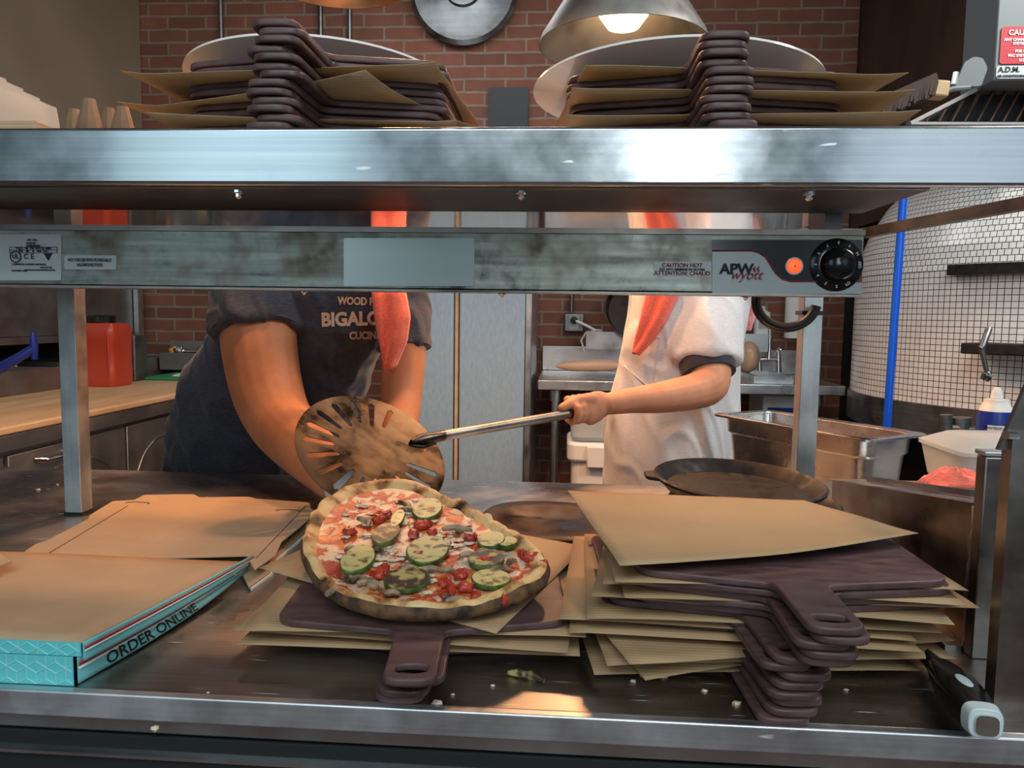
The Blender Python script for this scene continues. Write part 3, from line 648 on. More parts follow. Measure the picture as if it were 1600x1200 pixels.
for hx_ in (-1.15, -.98, HX-.03): mk('hanger', MB().box(hx_, hx_+.02, .91, .97, HZ1+.0005, SB+.0075), 'steel_dark', ht)
for bx in (475, 785, 1165): p = aty(bx, 461, .9); mk('acorn_nut', MB().lathe([(.005, 0), (.005, -.003), (.003, -.004), (.001, -.007)], (p.x, .90, HZ0-.0005), 10), 'chrome', ht)
def onface(x, y, off=.0015): return aty(x, y, HY-off)
def plate(name, x0, y0, x1, y1, m, off=.0008, r=.002, par=ht):
    p = [onface(x0, y0), onface(x1, y0), onface(x1, y1), onface(x0, y1)]
    pts = rounded([(p[3].x, p[3].z), (p[2].x, p[2].z), (p[1].x, p[1].z), (p[0].x, p[0].z)], r)
    return mk(name, MB().prism(pts, -off, 0, tr=Matrix(((1, 0, 0, 0), (0, 0, 1, HY), (0, 1, 0, 0), (0, 0, 0, 1)))), m, par)
WORLDX, WORLDZ = (1, 0, 0), (0, 0, 1)
def ftext(s, x, y, size, m, par, off=.0024, **kw):
    if 'bold' in kw: kw['bold'] *= SF
    return text_on(s, size*SF, onface(x, y, off), WORLDX, WORLDZ, m, par, **kw)
dp = plate('data_plate', -8, 366, 95, 438, 'label_white')
for s, x, y, sz in (('120V  60Hz', 50, 375, .0035), ('TELEDON', 48, 380, .0035), ('2020023001871', 52, 384, .0035), ('VOLTS   HZ   PH   WATTS   AMPS', 52, 388, .0038), ('120     60     1     1000     8.3', 52, 392.5, .0038), ('C E', 45, 401, .011), ('COMMERCIAL COOKING APPLIANCE', 45, 413, .0032), ('MADE IN USA', 72, 418, .003), ('CALIFORNIA 95210', 30, 423, .003), ('SEE INSTALLATION INSTRUCTIONS', 62, 422, .003)):
    ftext(s, x, y, sz, 'ink', dp, bold=.0001)
ftext('UL', 24, 401, .009, 'ink', dp, bold=.0002)
c24 = onface(24, 401, .0022); mk('listing_ring', MB().tube([c24+V((.0065*math.cos(a), 0, .0065*math.sin(a))) for a in [2*math.pi*k/20 for k in range(21)]], .0006, 6), 'ink', dp)
t3 = [onface(68, 396, .002), onface(81, 396, .002), onface(75, 407, .002)]
mk('triangle_mark', MB().add(t3+[p+V((0, .0008, 0)) for p in t3], [(0, 1, 2), (5, 4, 3), (0, 3, 4, 1), (1, 4, 5, 2), (2, 5, 3, 0)]), 'ink', dp)
mb = MB()
for yy in (386, 390.5, 395): p, q = onface(15, yy, .002), onface(89, yy, .002); mb.beam(p, q, .0005, .0005)
for xx in (15, 30, 42, 52, 68, 89): p, q = onface(xx, 386, .002), onface(xx, 395, .002); mb.beam(p, q, .0005, .0005, (0, 1, 0))
mk('rating_table', mb, 'ink', dp)
wl = plate('warning_label', 100, 399, 181, 421, 'label_white')
ftext('NOT FOR USE WITH POTENTIALLY', 140, 406.5, .0055, 'ink', wl, bold=.00005, stretch=(.78, 1.25)); ftext('HAZARDOUS FOOD', 140, 414, .0055, 'ink', wl, bold=.00005, stretch=(.8, 1.25))
plate('clear_film', 537, 372, 741, 447, 'film', .0012)
cl = plate('caution_label', 1022, 409, 1112, 432, 'label_grey')
ftext('CAUTION HOT', 1066, 414.5, .0082, 'ink_red', cl, bold=.0001); ftext('DO NOT IMMERSE IN WATER', 1066, 421, .0042, 'ink', cl, bold=.0001, stretch=(1.15, 1)); ftext('ATTENTION: CHAUD', 1066, 427, .0082, 'ink_red', cl, bold=.0001)
cp = plate('control_panel', 1113, 374, 1347, 459, 'label_grey')
# black swoosh with a red edge
bot = []
for x, y in ((1113, 392), (1175, 392), (1186, 395), (1196, 402), (1204, 414), (1212, 427), (1222, 436), (1236, 440), (1347, 440)): bot.append(onface(x, y))
top = [onface(1347, 374.5), onface(1113, 374.5)]
mk('black_field', MB().prism([(p.x, p.z) for p in bot+top], -.0012, -.0008, tr=Matrix(((1, 0, 0, 0), (0, 0, 1, HY), (0, 1, 0, 0), (0, 0, 0, 1)))), 'black_gloss', cp)
mk('red_line', MB().tube([p+V((0, .0001, 0)) for p in bot], .0008, 6), 'ink_red', cp)
ftext('APW', 1151, 421, .0205, 'ink', cp, bold=.0006, stretch=(1.02, 1)); ftext('wyott', 1166, 430, .0185, 'ink_red', cp, shear=.35, off=.0028, stretch=(1, 1.05))
for dx in (0, 6): mk('steam_mark', MB().tube([onface(1180+dx, 425, .002), onface(1178+dx, 420, .002), onface(1181+dx, 416, .002)], [.0008, .0012, .0004], 6), 'ink_red', cp)
pl_c = onface(1240, 416, 0)
pq = mk('pilot_lamp', MB().lathe([(.0105, .001), (.0105, .004), (.0085, .0065), (.001, .007)], (0, 0, 0), 24), 'pilot', cp)
pq.rotation_euler = (math.pi/2, 0, 0); pq.location = pl_c+V((0, -.001, 0))-WL[cp.name]; pq.scale = (SF,)*3
pq = mk('lamp_ring', MB().lathe([(.0105, .0008), (.0125, .0008), (.0125, .004), (.0105, .004)], (0, 0, 0), 24), 'chrome', cp)
pq.rotation_euler = (math.pi/2, 0, 0); pq.location = pl_c-WL[cp.name]; pq.scale = (SF,)*3
dc = onface(1306, 414, 0)
dl = mk('dial', MB().lathe([(.037, .001), (.037, .003), (.032, .006), (.024, .007), (.0225, .012), (.021, .022), (.018, .025), (.008, .0275), (.001, .028)], (0, 0, 0), 48), 'black_gloss', cp)
dl.scale = (SF,)*3; dl.rotation_euler = (math.pi/2, 0, 0); dl.location = dc-WL[cp.name]
WL[dl.name] = dc
for k, s in enumerate(['LO', '2', '3', '4', '5', '6', '7', '8', '9', 'HI', 'OFF']):
    a = math.radians(-60-30*k); rr = .0305*SF; at = dc+V((rr*math.cos(a), -.0072*SF, rr*math.sin(a)))
    t_ = text_mesh(s, .0055*SF, bold=.0001); t_.transform(frame(at, (-math.sin(a), 0, math.cos(a)), (-math.cos(a), 0, -math.sin(a))))
    finish('numeral', t_, 'ink_white', cp)
# cord coil and zip tie on the right post
mb = MB()
for k in range(4):
    pts = []
    for t in range(25):
        a = math.radians(-10-200*t/24); c0 = aty(1229, 470, 1.15+.012*k); r = .042+.004*(k % 2)
        pts.append(c0+V((r*math.cos(a), 0, r*math.sin(a)*.9)))
    mb.tube(pts, .0052, 8)
tag(mk('power_cord', mb, 'black'), 'black power cord coiled and tied at the right shelf post', 'cord')
p = aty(1270, 489, 1.2); xa, xb = PRX
tag(mk('cable_tie', MB().box(xa-.003, xb+.003, 1.1975, 1.2, p.z-.003, p.z+.003).box(xa-.003, xa, 1.2, 1.233, p.z-.003, p.z+.003).box(xb, xb+.003, 1.2, 1.233, p.z-.003, p.z+.003).box(xa-.003, xb+.003, 1.2305, 1.233, p.z-.003, p.z+.003), 'black_gloss'), 'black cable tie around the right shelf post', 'cable tie')
# ------------------------------------------------------------------ right end: cold well, column, front upright
cw = thing('cold_well', 'stainless steel cold well cabinet with a sloping side panel, right of the boards', 'cold well', (.7, 1.05, CZ))
q0, q1 = V((.425, .80, 0)), V((.425, 1.225, 0))
mk('side_panel', MB().hexa([V((.425, .80, CZ)), V((.44, .80, CZ)), V((.44, 1.225, CZ)), V((.425, 1.225, CZ))], [V((.425, .80, 1.066)), V((.44, .80, 1.066)), V((.44, 1.225, .999)), V((.425, 1.225, .999))]), 'steel_panel', cw)
mk('base_flange', MB().box(.40, .425, .80, 1.225, CZ, CZ+.006), 'steel_panel', cw)
mk('well_body', MB().hexa([V((.44, .80, CZ)), V((1.2, .80, CZ)), V((1.2, 1.3, CZ)), V((.44, 1.3, CZ))], [V((.44, .80, 1.0655)), V((1.2, .80, 1.0655)), V((1.2, 1.3, .987)), V((.44, 1.3, .987))]), 'steel_plain', cw, bevel=.003)
mk('rail_edge', MB().beam(V((.47, .9, 1.055)), V((.47, 1.2, 1.008)), .006, .008), 'steel_dark', cw)
mk('weld_seam', MB().tube([V((.4235+random.uniform(-.001, .001), .802+random.uniform(-.001, .002), CZ+.004+.148*k/14)) for k in range(15)], [.004+.002*random.random() for k in range(15)], 8), 'steel_plain', cw)
co = thing('steel_column', 'short thick steel column at the front right corner of the counter', 'column', (.5, .75, CZ))
mk('column_body', MB().box(.4175, .64, .782, .799, CZ, 1.118), 'steel_panel', co, bevel=.002)
mk('column_cap', MB().box(.416, .64, .78, .80, 1.1185, 1.123), 'steel_post', co, bevel=.001)
up = thing('front_upright', 'dark steel upright with a gusset and bolt at the right frame edge', 'upright', (.42, .66, CZ))
ux = aty(1567, 900, .66).x
mk('upright_body', MB().box(ux, ux+.05, .66, .675, CZ, 1.16), 'steel_panel', up)
g = [aty(1560, 703, .665), aty(1605, 600, .665), aty(1680, 600, .665), aty(1680, 703, .665)]
mk('gusset', MB().add([*g, *[q+V((0, .005, 0)) for q in g]], [(0, 1, 2, 3), (7, 6, 5, 4), (0, 4, 5, 1), (1, 5, 6, 2), (2, 6, 7, 3), (3, 7, 4, 0)]), 'steel_panel', up)
b0_ = aty(1588, 681, .663); mk('bolt', MB().tube([b0_+V((0, 0, 0)), b0_+V((-.011, -.004, .001))], .004, 10), 'chrome', up)
tag(mk('kitchen_towel', crumple((.555, 1.05, 1.032), .07, .05, .028, 11), 'towel_coral', solid=.003), 'crumpled coral pink towel lying on top of the cold well beside the hotel pan', 'towel').rotation_euler = (-.155, 0, -.2)
# hotel pan
L_, N_ = V((.325, 1.68, 0)), V((.525, 1.355, 0)); ax = (N_-L_).normalized(); pr = V((.85, .53, 0)).normalized(); pr = (pr-ax*pr.dot(ax)).normalized()
LL = (N_-L_).length; WW = .165; RZ = 1.045
def rectring(inset, z, r=.03, n=6):
    pts = [(inset, inset), (LL-inset, inset), (LL-inset, WW-inset), (inset, WW-inset)]
    return [L_+ax*a+pr*b_+V((0, 0, z)) for a, b_ in rounded(pts, r, n)]
hp = thing('hotel_pan', 'deep stainless steel hotel pan behind the right shelf post', 'pan', (.5, 1.55, CZ))
mk('pan_body', MB().loft([rectring(.06, CZ+.001), rectring(.04, CZ+.001), rectring(.026, CZ+.008), rectring(.019, RZ-.04), rectring(.014, RZ-.035), rectring(.012, RZ-.001), rectring(.016, RZ-.001), rectring(.018, RZ-.034), rectring(.023, RZ-.042), rectring(.03, CZ+.012), rectring(.045, CZ+.004), rectring(.06, CZ+.004)]), 'steel_pan', hp)
mk('rim', MB().loft([rectring(-.004, RZ-.004, .02), rectring(-.004, RZ, .02), rectring(0, RZ+.002, .02), rectring(.012, RZ+.001), rectring(.013, RZ-.003), rectring(-.004, RZ-.004, .02)], cap=False), 'steel_pan', hp)
# the clear container and spray can stand beyond, on the cold well
ct = thing('clear_container', 'frosted clear plastic container on the cold well behind the pink towel', 'container', (.75, 1.28, 1.0))
p = aty(1452, 690, 1.24)
x0 = p.x
def rr4(x0, x1, y0, y1, z, r=.02): return [V((a, b, z)) for a, b in rounded([(x0, y0), (x1, y0), (x1, y1), (x0, y1)], r)]
mk('container_body', MB().loft([rr4(x0+.012, x0+.2, 1.15, 1.28, 1.008), rr4(x0+.004, x0+.21, 1.14, 1.29, 1.055), rr4(x0+.008, x0+.205, 1.145, 1.285, 1.056), rr4(x0+.016, x0+.195, 1.155, 1.275, 1.012)]), 'clear_bin', ct)
mk('lid', MB().loft([rr4(x0, x0+.215, 1.135, 1.295, 1.0562, .025), rr4(x0, x0+.215, 1.135, 1.295, 1.062, .025), rr4(x0+.03, x0+.19, 1.16, 1.27, 1.078, .03)]), 'clear_bin', ct)
sp = aty(1556, 640, 1.38); sx, sy, sz = sp.x, 1.38, .99
sc_ = thing('spray_can', 'blue and white aerosol whipped cream can with a white nozzle', 'can', (sx, sy, sz))
mk('can_body', MB().lathe([(.026, 0), (.0285, .004), (.0285, .098), (.026, .108)], (sx, sy, sz), 36, cap=True), 'blue_plastic', sc_)
mk('can_shoulder', MB().lathe([(.0262, .1081), (.022, .119), (.019, .124), (.019, .128), (.001, .129)], (sx, sy, sz), 36), 'white_plastic', sc_)
mk('nozzle', MB().lathe([(.0095, .129), (.009, .139), (.005, .148), (.001, .149)], (sx, sy, sz), 16), 'white_plastic', sc_)
lb = MB(); R_ = .0288
aa = [math.radians(-140+70*k/10) for k in range(11)]
lb.loft([[V((sx+R_*math.cos(a), sy+R_*math.sin(a), sz+.045)), V((sx+R_*math.cos(a), sy+R_*math.sin(a), sz+.085)), V((sx+(R_-.0005)*math.cos(a), sy+(R_-.0005)*math.sin(a), sz+.085)), V((sx+(R_-.0005)*math.cos(a), sy+(R_-.0005)*math.sin(a), sz+.045))] for a in aa])
lo_ = mk('nutrition_label', lb, 'ink_white', sc_)
def wraptext(s, size, zc, a_c, **kw):
    me = text_mesh(s, size, **kw)
    for v in me.vertices:
        a = math.radians(a_c)+v.co.x/R_; r = R_+.0004; v.co = V((sx+r*math.cos(a), sy+r*math.sin(a), sz+zc+v.co.y))
    finish('lettering', me, 'ink', lo_)
wraptext('Nutrition Facts', .0075, .081, -106, bold=.00015); wraptext('Serving size 2 Tbsp', .0045, .0745, -106); wraptext('Amount per serving', .0045, .069, -106); wraptext('Calories     0', .0085, .06, -106, bold=.0002)
# ------------------------------------------------------------------ serving boards and paper liners
BT = .0071
PT = .0079
half = .145
bo = [(-.0235, -.137), (-.0225, -.237), (.0225, -.237), (.0235, -.137), (half, -.112), (half, .12), (-half, .12), (-half, -.112)]
outl = rounded(bo, [.012, .016, .016, .012, .022, .024, .024, .022], 6)
slot = [(.0135*c, -.216+.0088*s) for c, s in [(max(-1, min(1, 1.25*math.cos(a))), math.sin(a)) for a in [2*math.pi*k/28 for k in range(28)]]]
bm_ = curve_mesh([outl, slot], BT-.0044, .0022, 3); bm_.transform(Matrix.Translation((0, 0, BT/2))); bm_.materials.clear()
board0 = finish('serving_board', bm_, 'board', center=False, smooth=40)
boards_used = [0]
def board(x, y, z, rz, label, group, rx=0, ry=0):
    o = board0 if boards_used[0] == 0 else board0.copy()
    if boards_used[0]: COL.objects.link(o)
    boards_used[0] += 1
    move(o, V((x, y, z)), rz, rx, ry); tag(o, label, 'serving board', group); return o
def paper(x, y, z, w, d, rz, label, group, bend=.0, sd=0, mat='kraft_ribbed', flat=.147, corner=None):
    c, s = math.cos(rz), math.sin(rz)
    def fn(u, v):
        lx, ly = (u-.5)*w, (v-.5)*d; X, Y = lx*c-ly*s, lx*s+ly*c
        e = max(0, abs(X)-flat)+max(0, abs(Y)-flat)*.8
        h = bend*(e/.05)**1.3+.0012*noise.noise(V((X*14, Y*14, sd)))*min(1, e/.02)
        if corner: h += corner*max(0, (abs(lx)/(w/2))*(abs(ly)/(d/2))-.45)**2*(1 if (lx > 0) == (ly > 0) else .3)
        return V((X+x, Y+y, z+h))
    o = mk('paper_liner', MB().grid(fn, 16, 16), mat, solid=.0005, smooth=60)
    return tag(o, label, 'paper liner', group)
def stack(cx, cy, z0, n, pitch, rot, jit, where, gb, gp, psize, bend, offs=None, ry=0, seedv=1, every=1, skip_last=True, pdx=0):
    random.seed(seedv)
    for k in range(n):
        z = z0+k*pitch; od = ORD[n-1-k] if n-1-k else 'top'
        dx, dy = offs(k) if offs else (0, 0)
        board(cx+dx+random.uniform(-jit, jit), cy+dy+random.uniform(-jit, jit), z, rot(k)+random.uniform(-.02, .02), f'dark maroon serving board, {od} in the {where}', gb)
        if k == n-1 and skip_last: continue
        if k % every: continue
        w = psize*random.uniform(.96, 1.04)
        paper(cx+dx+pdx+random.uniform(-.012, .012), cy+dy-.005+random.uniform(-.005, .006), z+BT+.0001, w, w*random.uniform(.86, .94), rot(k)+random.uniform(-.12, .12)+random.choice((0, 0, .2, -.25)),
              f'brown paper liner on the {od} board of the {where}', gp, bend=bend(k), sd=k, corner=random.uniform(-.01, .01) if bend(k) else None)
G1, G1p = 'serving boards in the right counter stack', 'paper liners between the boards of the right counter stack'
stack(.183, .869, CZ+.0005, 8, PT, lambda k: .07+.02*(k % 3)-.02, .004, 'lower half of the right counter stack', G1, G1p, .325, lambda k: -.0015, offs=lambda k: (.002*math.sin(k*2), -.0008*k), seedv=4)
random.seed(12)
z1 = CZ+.0005+8*PT
for k in range(5):
    od = ORD[4-k]
    board(.219+random.uniform(-.005, .005), .843+random.uniform(-.003, .003)-.003*k, z1+k*PT, -.02+random.uniform(-.03, .03), f'dark maroon serving board, {od} of the upper five in the right counter stack', G1)
    if k < 4: paper(.216+random.uniform(-.01, .01), .855, z1+k*PT+BT+.0001, .325, .29, random.uniform(-.12, .12), f'brown paper liner on the {od} of the upper five boards in the right counter stack', G1p, bend=-.003, sd=k+20)
ztop = z1+4*PT+BT+.001
# large curling sheet on top
C4 = [aty(887, 775, 1.0), aty(1300, 800, .94), atz(1435, 843, ztop+.006), atz(968, 895, ztop+.002)]
for q in C4[:2]: q.z = ztop+.012
C4[0] = atz(887, 775, ztop+.016); C4[1] = atz(1255, 790, ztop+.004)
def fn(u, v):
    a = C4[0].lerp(C4[1], u); b = C4[3].lerp(C4[2], u); p = a.lerp(b, v)
    p.z += .0035+.006*math.sin(u*math.pi)*v*(1 if u < .6 else .8)*0+.0015*noise.noise(V((u*3, v*3, 1))) - .004*math.sin(math.pi*u)*math.sin(math.pi*v)+.003
    p += (b-a).normalized()*.014*math.sin(math.pi*u)*(1 if v > .5 else 0)*(v-.5)*2
    return p
tag(mk('paper_liner', MB().grid(fn, 24, 18), 'kraft_ribbed', solid=.0005, smooth=60), 'large loose brown paper sheet with curling corners on top of the right counter stack', 'paper liner')
# left counter stack
G2, G2p = 'serving boards under the pizza', 'paper liners under the pizza'
for k in range(5):
    board(-.146+(.006, .0, .009, .004, .002)[k], .872+(.0, -.006, -.004, -.018, -.036)[k], CZ+.0005+k*.0085, (.0, .05, .02, .1, .09)[k], f'dark maroon serving board, {ORD[4-k]} board in the stack under the pizza', G2)
    if k in (1, 2, 3): paper(-.15, .858, CZ+k*.0085+BT+.0008, .335, .295, (.05, .02, -.06, .06)[k], f'brown ribbed paper liner on the {ORD[4-k]} board under the pizza', G2p, bend=-.002, sd=k+40)
zt2 = CZ+.0005+4*.0085+BT
P3 = [atz(915, 850, zt2+.006), atz(775, 990, zt2+.001), atz(405, 885, zt2+.004)]; P3.append(P3[0]+P3[2]-P3[1])
def fn2(u, v):
    p = P3[1].lerp(P3[0], u).lerp(P3[2].lerp(P3[3], u), v); p.z = zt2+.0012+.005*max(0, u-.6)*(1-v)+.004*max(0, v-.7); return p
tag(mk('paper_liner', MB().grid(fn2, 18, 18), 'kraft_ribbed', solid=.0005, smooth=60), 'square ribbed paper liner lying diagonally right under the pizza', 'paper liner')
# top shelf stacks
stack(-.287, .967, ST+.0006, 13, PT, lambda k: .01, .003, 'left stack on the pass shelf', 'serving boards in the left shelf stack', 'paper liners in the left shelf stack', .335, lambda k: .003+.0006*k, offs=lambda k: (.003*math.sin(k*1.3)+.0004*k, 0), seedv=9, every=3, pdx=-.014)
stack(.148, .967, ST+.0006, 11, PT, lambda k: -.01, .003, 'right stack on the pass shelf', 'serving boards in the right shelf stack', 'paper liners in the right shelf stack', .335, lambda k: .002+.0004*k, offs=lambda k: (.003*math.sin(k*1.9)-.0006*k, 0), seedv=15, every=3, pdx=.03)
for x, n, r, lb in ((-.33, 13, .172, 'large white round plate on top of the left shelf stack of boards'), (.135, 11, .183, 'large white round plate on top of the right shelf stack of boards')):
    z = ST+.0006+n*PT+(.003 if n == 13 else .008)
    pl = mk('round_plate', MB().lathe([(.001, .002), (.085, .002), (.088, 0), (.092, 0), (.096, .004), (r-.03, .013), (r, .021), (r-.001, .024), (r-.03, .016), (.09, .007), (.001, .006)], n=72), 'porcelain')
    move(pl, V((x, 1.035, z)), 0, -.04); tag(pl, lb, 'plate')
# loose sheets, clear lids and bags at the left of the shelf
for k in range(3):
    tag(mk('cardboard_sheet', MB().box(-.95, -.515-.006*k, .735+.004*k, 1.02, ST+.0006+.0042*k, ST+.0036+.0042*k), 'kraft'), f'flat brown cardboard sheet, {["bottom", "middle", "top"][k]} of three under the clear trays', 'cardboard', 'cardboard sheets at the left of the shelf')
    sh_o = COL.objects[-1] if False else None
for k in range(8):
    x = -.665-.022*k
    tag(mk('clear_tray', MB().loft([rr4(x-.006, x+.006, .80+.002*k, .98, ST+.0135, .005), rr4(x-.008, x+.008, .80+.002*k, .98, ST+.06, .007), rr4(x-.007, x+.007, .81+.002*k, .975, ST+.085+.012*min(k, 4), .006)]), 'clear_bin'), f'upright clear plastic tray at the left of the shelf, {["first", "second", "third", "fourth", "fifth", "sixth", "seventh", "eighth"][k]} from the board stack', 'plastic tray', 'clear trays standing at the left of the shelf')
for k, (x, y, h) in enumerate(((116, 1.17, 172), (141, 1.12, 156), (170, 1.19, 170), (192, 1.14, 168))):
    p = aty(x, 190, y); w = .034; h = aty(x, h, y).z-ST
    mb = MB(); random.seed(k+3)
    rings = []
    for j in range(6):
        t = j/5; s = 1-.75*t**1.5
        rings.append([V((p.x+w*s*math.cos(a)*(1+.3*noise.noise(V((a, j, k)))), y+.03*s*math.sin(a), ST+.001+h*t)) for a in [2*math.pi*q/10 for q in range(10)]])
    mb.loft(rings)
    tag(mk('paper_bag', mb, 'kraft_dark', smooth=20), ['small rumpled kraft bag nearest the clear trays on the shelf', 'tallest pointed kraft bag on the shelf behind the left board stack', 'short kraft bag beside the tallest one on the shelf', 'kraft bag closest to the left board stack, far back on the shelf'][k], 'paper bag', 'kraft bags at the back of the shelf')
# ------------------------------------------------------------------ pizza
def smooth_line(p, per=4):
    out = []
    for i in range(len(p)-1):
        p0, p1, p2, p3 = p[max(i-1, 0)], p[i], p[i+1], p[min(i+2, len(p)-1)]
        for k in range(per): t = k/per; out.append(.5*((2*p1)+(p2-p0)*t+(2*p0-5*p1+4*p2-p3)*t*t+(-p0+3*p1-3*p2+p3)*t**3))
    return out+[p[-1]]
PN = V((0, .700, zt2+.0095)); sl = .17; pn = V((0, -sl, 1)).normalized()
ol = [(470, 870), (475, 842), (488, 812), (508, 788), (535, 772), (562, 763), (598, 757), (640, 760), (675, 775), (710, 792), (745, 808), (785, 832), (820, 855), (850, 878), (861, 900), (850, 922), (822, 938), (790, 950), (745, 962), (700, 969), (650, 970), (600, 966), (560, 957), (528, 944), (500, 925), (480, 898)]
O3 = [atp(x, y, PN, pn) for x, y in ol]; pc0 = sum(O3, V())/len(O3)
ex = V((1, 0, 0)); ey = V((0, 1, sl)).normalized()
angs = sorted([(math.atan2((p-pc0).dot(ey), (p-pc0).dot(ex)), (p-pc0).length) for p in O3])
def Rad(a):
    a = (a+math.pi) % (2*math.pi)-math.pi
    for i in range(len(angs)):
        a0, r0_ = angs[i-1]; a1, r1 = angs[i]
        if i == 0: a0 -= 2*math.pi
        if a0 <= a <= a1: t = (a-a0)/(a1-a0); t = t*t*(3-2*t)*.5+t*.5; return r0_*(1-t)+r1*t
    a0, r0_ = angs[-1]; a1, r1 = angs[0]; a1 += 2*math.pi; t = (a-a0)/(a1-a0); return r0_*(1-t)+r1*t
NA = 120; prof = [(0, .004), (.25, .004), (.5, .004), (.7, .004), (.8, .004), (.86, .006), (.9, .0115), (.94, .0145), (.975, .012), (1, .006), (.985, -.002), (.95, -.006), (.8, -.007), (.4, -.007), (0, -.007)]
pz = thing('pizza', 'vegetable pizza with zucchini, tomato and mushroom on the left stack of boards', 'pizza', pc0)
def pring(f, h, k):
    R = []
    for j in range(NA):
        a = 2*math.pi*j/NA; n1 = noise.noise(V((math.cos(a)*3, math.sin(a)*3, f*2)))
        ff = f*(1+(.012*noise.noise(V((math.cos(a)*9, math.sin(a)*9, 3))) if f > .8 else 0))
        hh = h*(1+(.5*n1+.35*noise.noise(V((math.cos(a)*9, math.sin(a)*9, f*3))) if f > .84 and h > 0 else 0))
        if h == .004: hh += .0012*noise.noise(V((f*math.cos(a)*14, f*math.sin(a)*14, 5)))
        r = Rad(a); R.append(pc0+(ex*math.cos(a)+ey*math.sin(a))*r*ff+pn*hh)
    return R
top = [pring(f, h, i) for i, (f, h) in enumerate(prof)]
for i in (0, len(prof)-1): top[i] = [pc0+(ex*math.cos(2*math.pi*j/NA)+ey*math.sin(2*math.pi*j/NA))*.001+pn*prof[i][1] for j in range(NA)]
mk('sauce_and_cheese', MB().loft(top[:6], 0, False), 'pizza_top', pz, smooth=80)
mk('crust', MB().loft(top[5:9], 0, False), 'crust', pz, smooth=80)
mk('charred_underside', MB().loft(top[8:], 0, False), 'crust_char', pz, smooth=80)
def onp(x, y, h=.0): return atp(x, y, PN+pn*(.005+h), pn)
def disc(x, y, rw, rh, seed, char=False, tilt=0):
    c = onp(x, y, .002); dx = (onp(x+rw, y, .002)-c).length; dy = (onp(x, y-rh, .002)-c).length
    T = frame(c, ex, ey) @ Matrix.Rotation(.06*math.sin(seed*7)+tilt, 4, 'Y') @ Matrix.Rotation(.05*math.cos(seed*5), 4, 'X')
    def ring(s, z): return [T @ V((dx*s*math.cos(a)*(1+.06*noise.noise(V((math.cos(a)*1.5, math.sin(a)*1.5, seed)))), dy*s*math.sin(a)*(1+.06*noise.noise(V((math.cos(a)*1.5, math.sin(a)*1.5, seed+5)))), z)) for a in [2*math.pi*k/30 for k in range(30)]]
    zs = mk('zucchini_slice', MB().loft([ring(.96, 0), ring(1, .001), ring(1, .0042), ring(.97, .0052)]), 'zucchini_peel', pz)
    mk('flesh', MB().loft([ring(.955, .0048), ring(.94, .0056), ring(.5, .0054), ring(.02, .0052)]), 'zucchini_char' if char else 'zucchini_flesh', zs)
for k, (x, y, rw, rh, ch) in enumerate(((668, 799, 23, 15, 0), (603, 838, 20, 18, 1), (668, 864, 33, 22, 0), (559, 878, 26, 20, 0), (636, 910, 37, 16, 1), (768, 848, 22, 12, 0), (793, 852, 16, 8, 0), (760, 878, 29, 15, 1), (767, 909, 31, 13, 0), (621, 815, 10, 12, 0))):
    disc(x, y, rw, rh, k+1, ch)
for k, (x, y, r) in enumerate(((598, 805, 17), (590, 812, 11), (545, 831, 13), (659, 820, 17), (675, 833, 9), (652, 868, 14), (645, 835, 10), (592, 897, 17), (600, 889, 10), (757, 876, 15), (736, 841, 11), (694, 911, 13), (718, 899, 14), (725, 918, 17), (829, 871, 17), (743, 932, 10), (705, 922, 9), (815, 866, 9), (788, 938, 7), (850, 883, 8))):
    c = onp(x, y, .004); s = (onp(x+r, y)-onp(x, y)).length
    mb = MB().blob(c, (s*.75, s*.62, .0055), 8, .35, k*3.1).blob(c+V((s*.45, s*.2, 0)), (s*.45, s*.4, .005), 7, .35, k*1.7)
    mk('tomato_chunk', mb, 'tomato', pz, smooth=60)
for k, (x, y, L, an) in enumerate(((568, 815, 22, -.7), (631, 790, 24, -.9), (640, 798, 18, -.5), (711, 827, 26, .05), (725, 829, 16, .3), (732, 868, 18, .1), (575, 911, 22, .2), (585, 918, 18, -.5), (560, 905, 16, .6), (673, 892, 26, .1), (700, 893, 18, -.2), (638, 946, 22, -.5), (715, 940, 24, .1), (522, 925, 17, .8), (781, 890, 20, .3), (589, 861, 17, -.3), (690, 858, 20, .4), (640, 890, 22, -.1), (755, 862, 12, .6), (540, 905, 14, -.8), (800, 878, 12, .9), (700, 935, 14, -.4), (548, 858, 12, .9), (612, 928, 16, .2))):
    c = onp(x, y, .0045); s = (onp(x+L, y)-onp(x, y)).length*.5; dr = ex*math.cos(an)+ey*math.sin(an); sd = ex*-math.sin(an)+ey*math.cos(an)
    s *= 1.5; pts = [c-dr*s, c-dr*s*.4+sd*s*.3, c+dr*s*.3+sd*s*.35, c+dr*s-sd*s*.2]
    pts = smooth_line(pts)
    mk('mushroom_slice', MB().tube(pts, [.0012+.0026*math.sin(math.pi*min(1, q/(len(pts)-1)*.8+.15)) for q in range(len(pts))], 8), 'mushroom', pz)
for k in range(90):
    a = random.uniform(0, 6.28); f = random.uniform(.1, .8)**.7*.84; p = pc0+(ex*math.cos(a)+ey*math.sin(a))*Rad(a)*f+pn*.0055; s = random.uniform(.002, .006)
    mk('cheese_patch', MB().blob(p, (s*1.3, s, .0016), 6, .5, k), 'cheese_blob', pz, smooth=80)
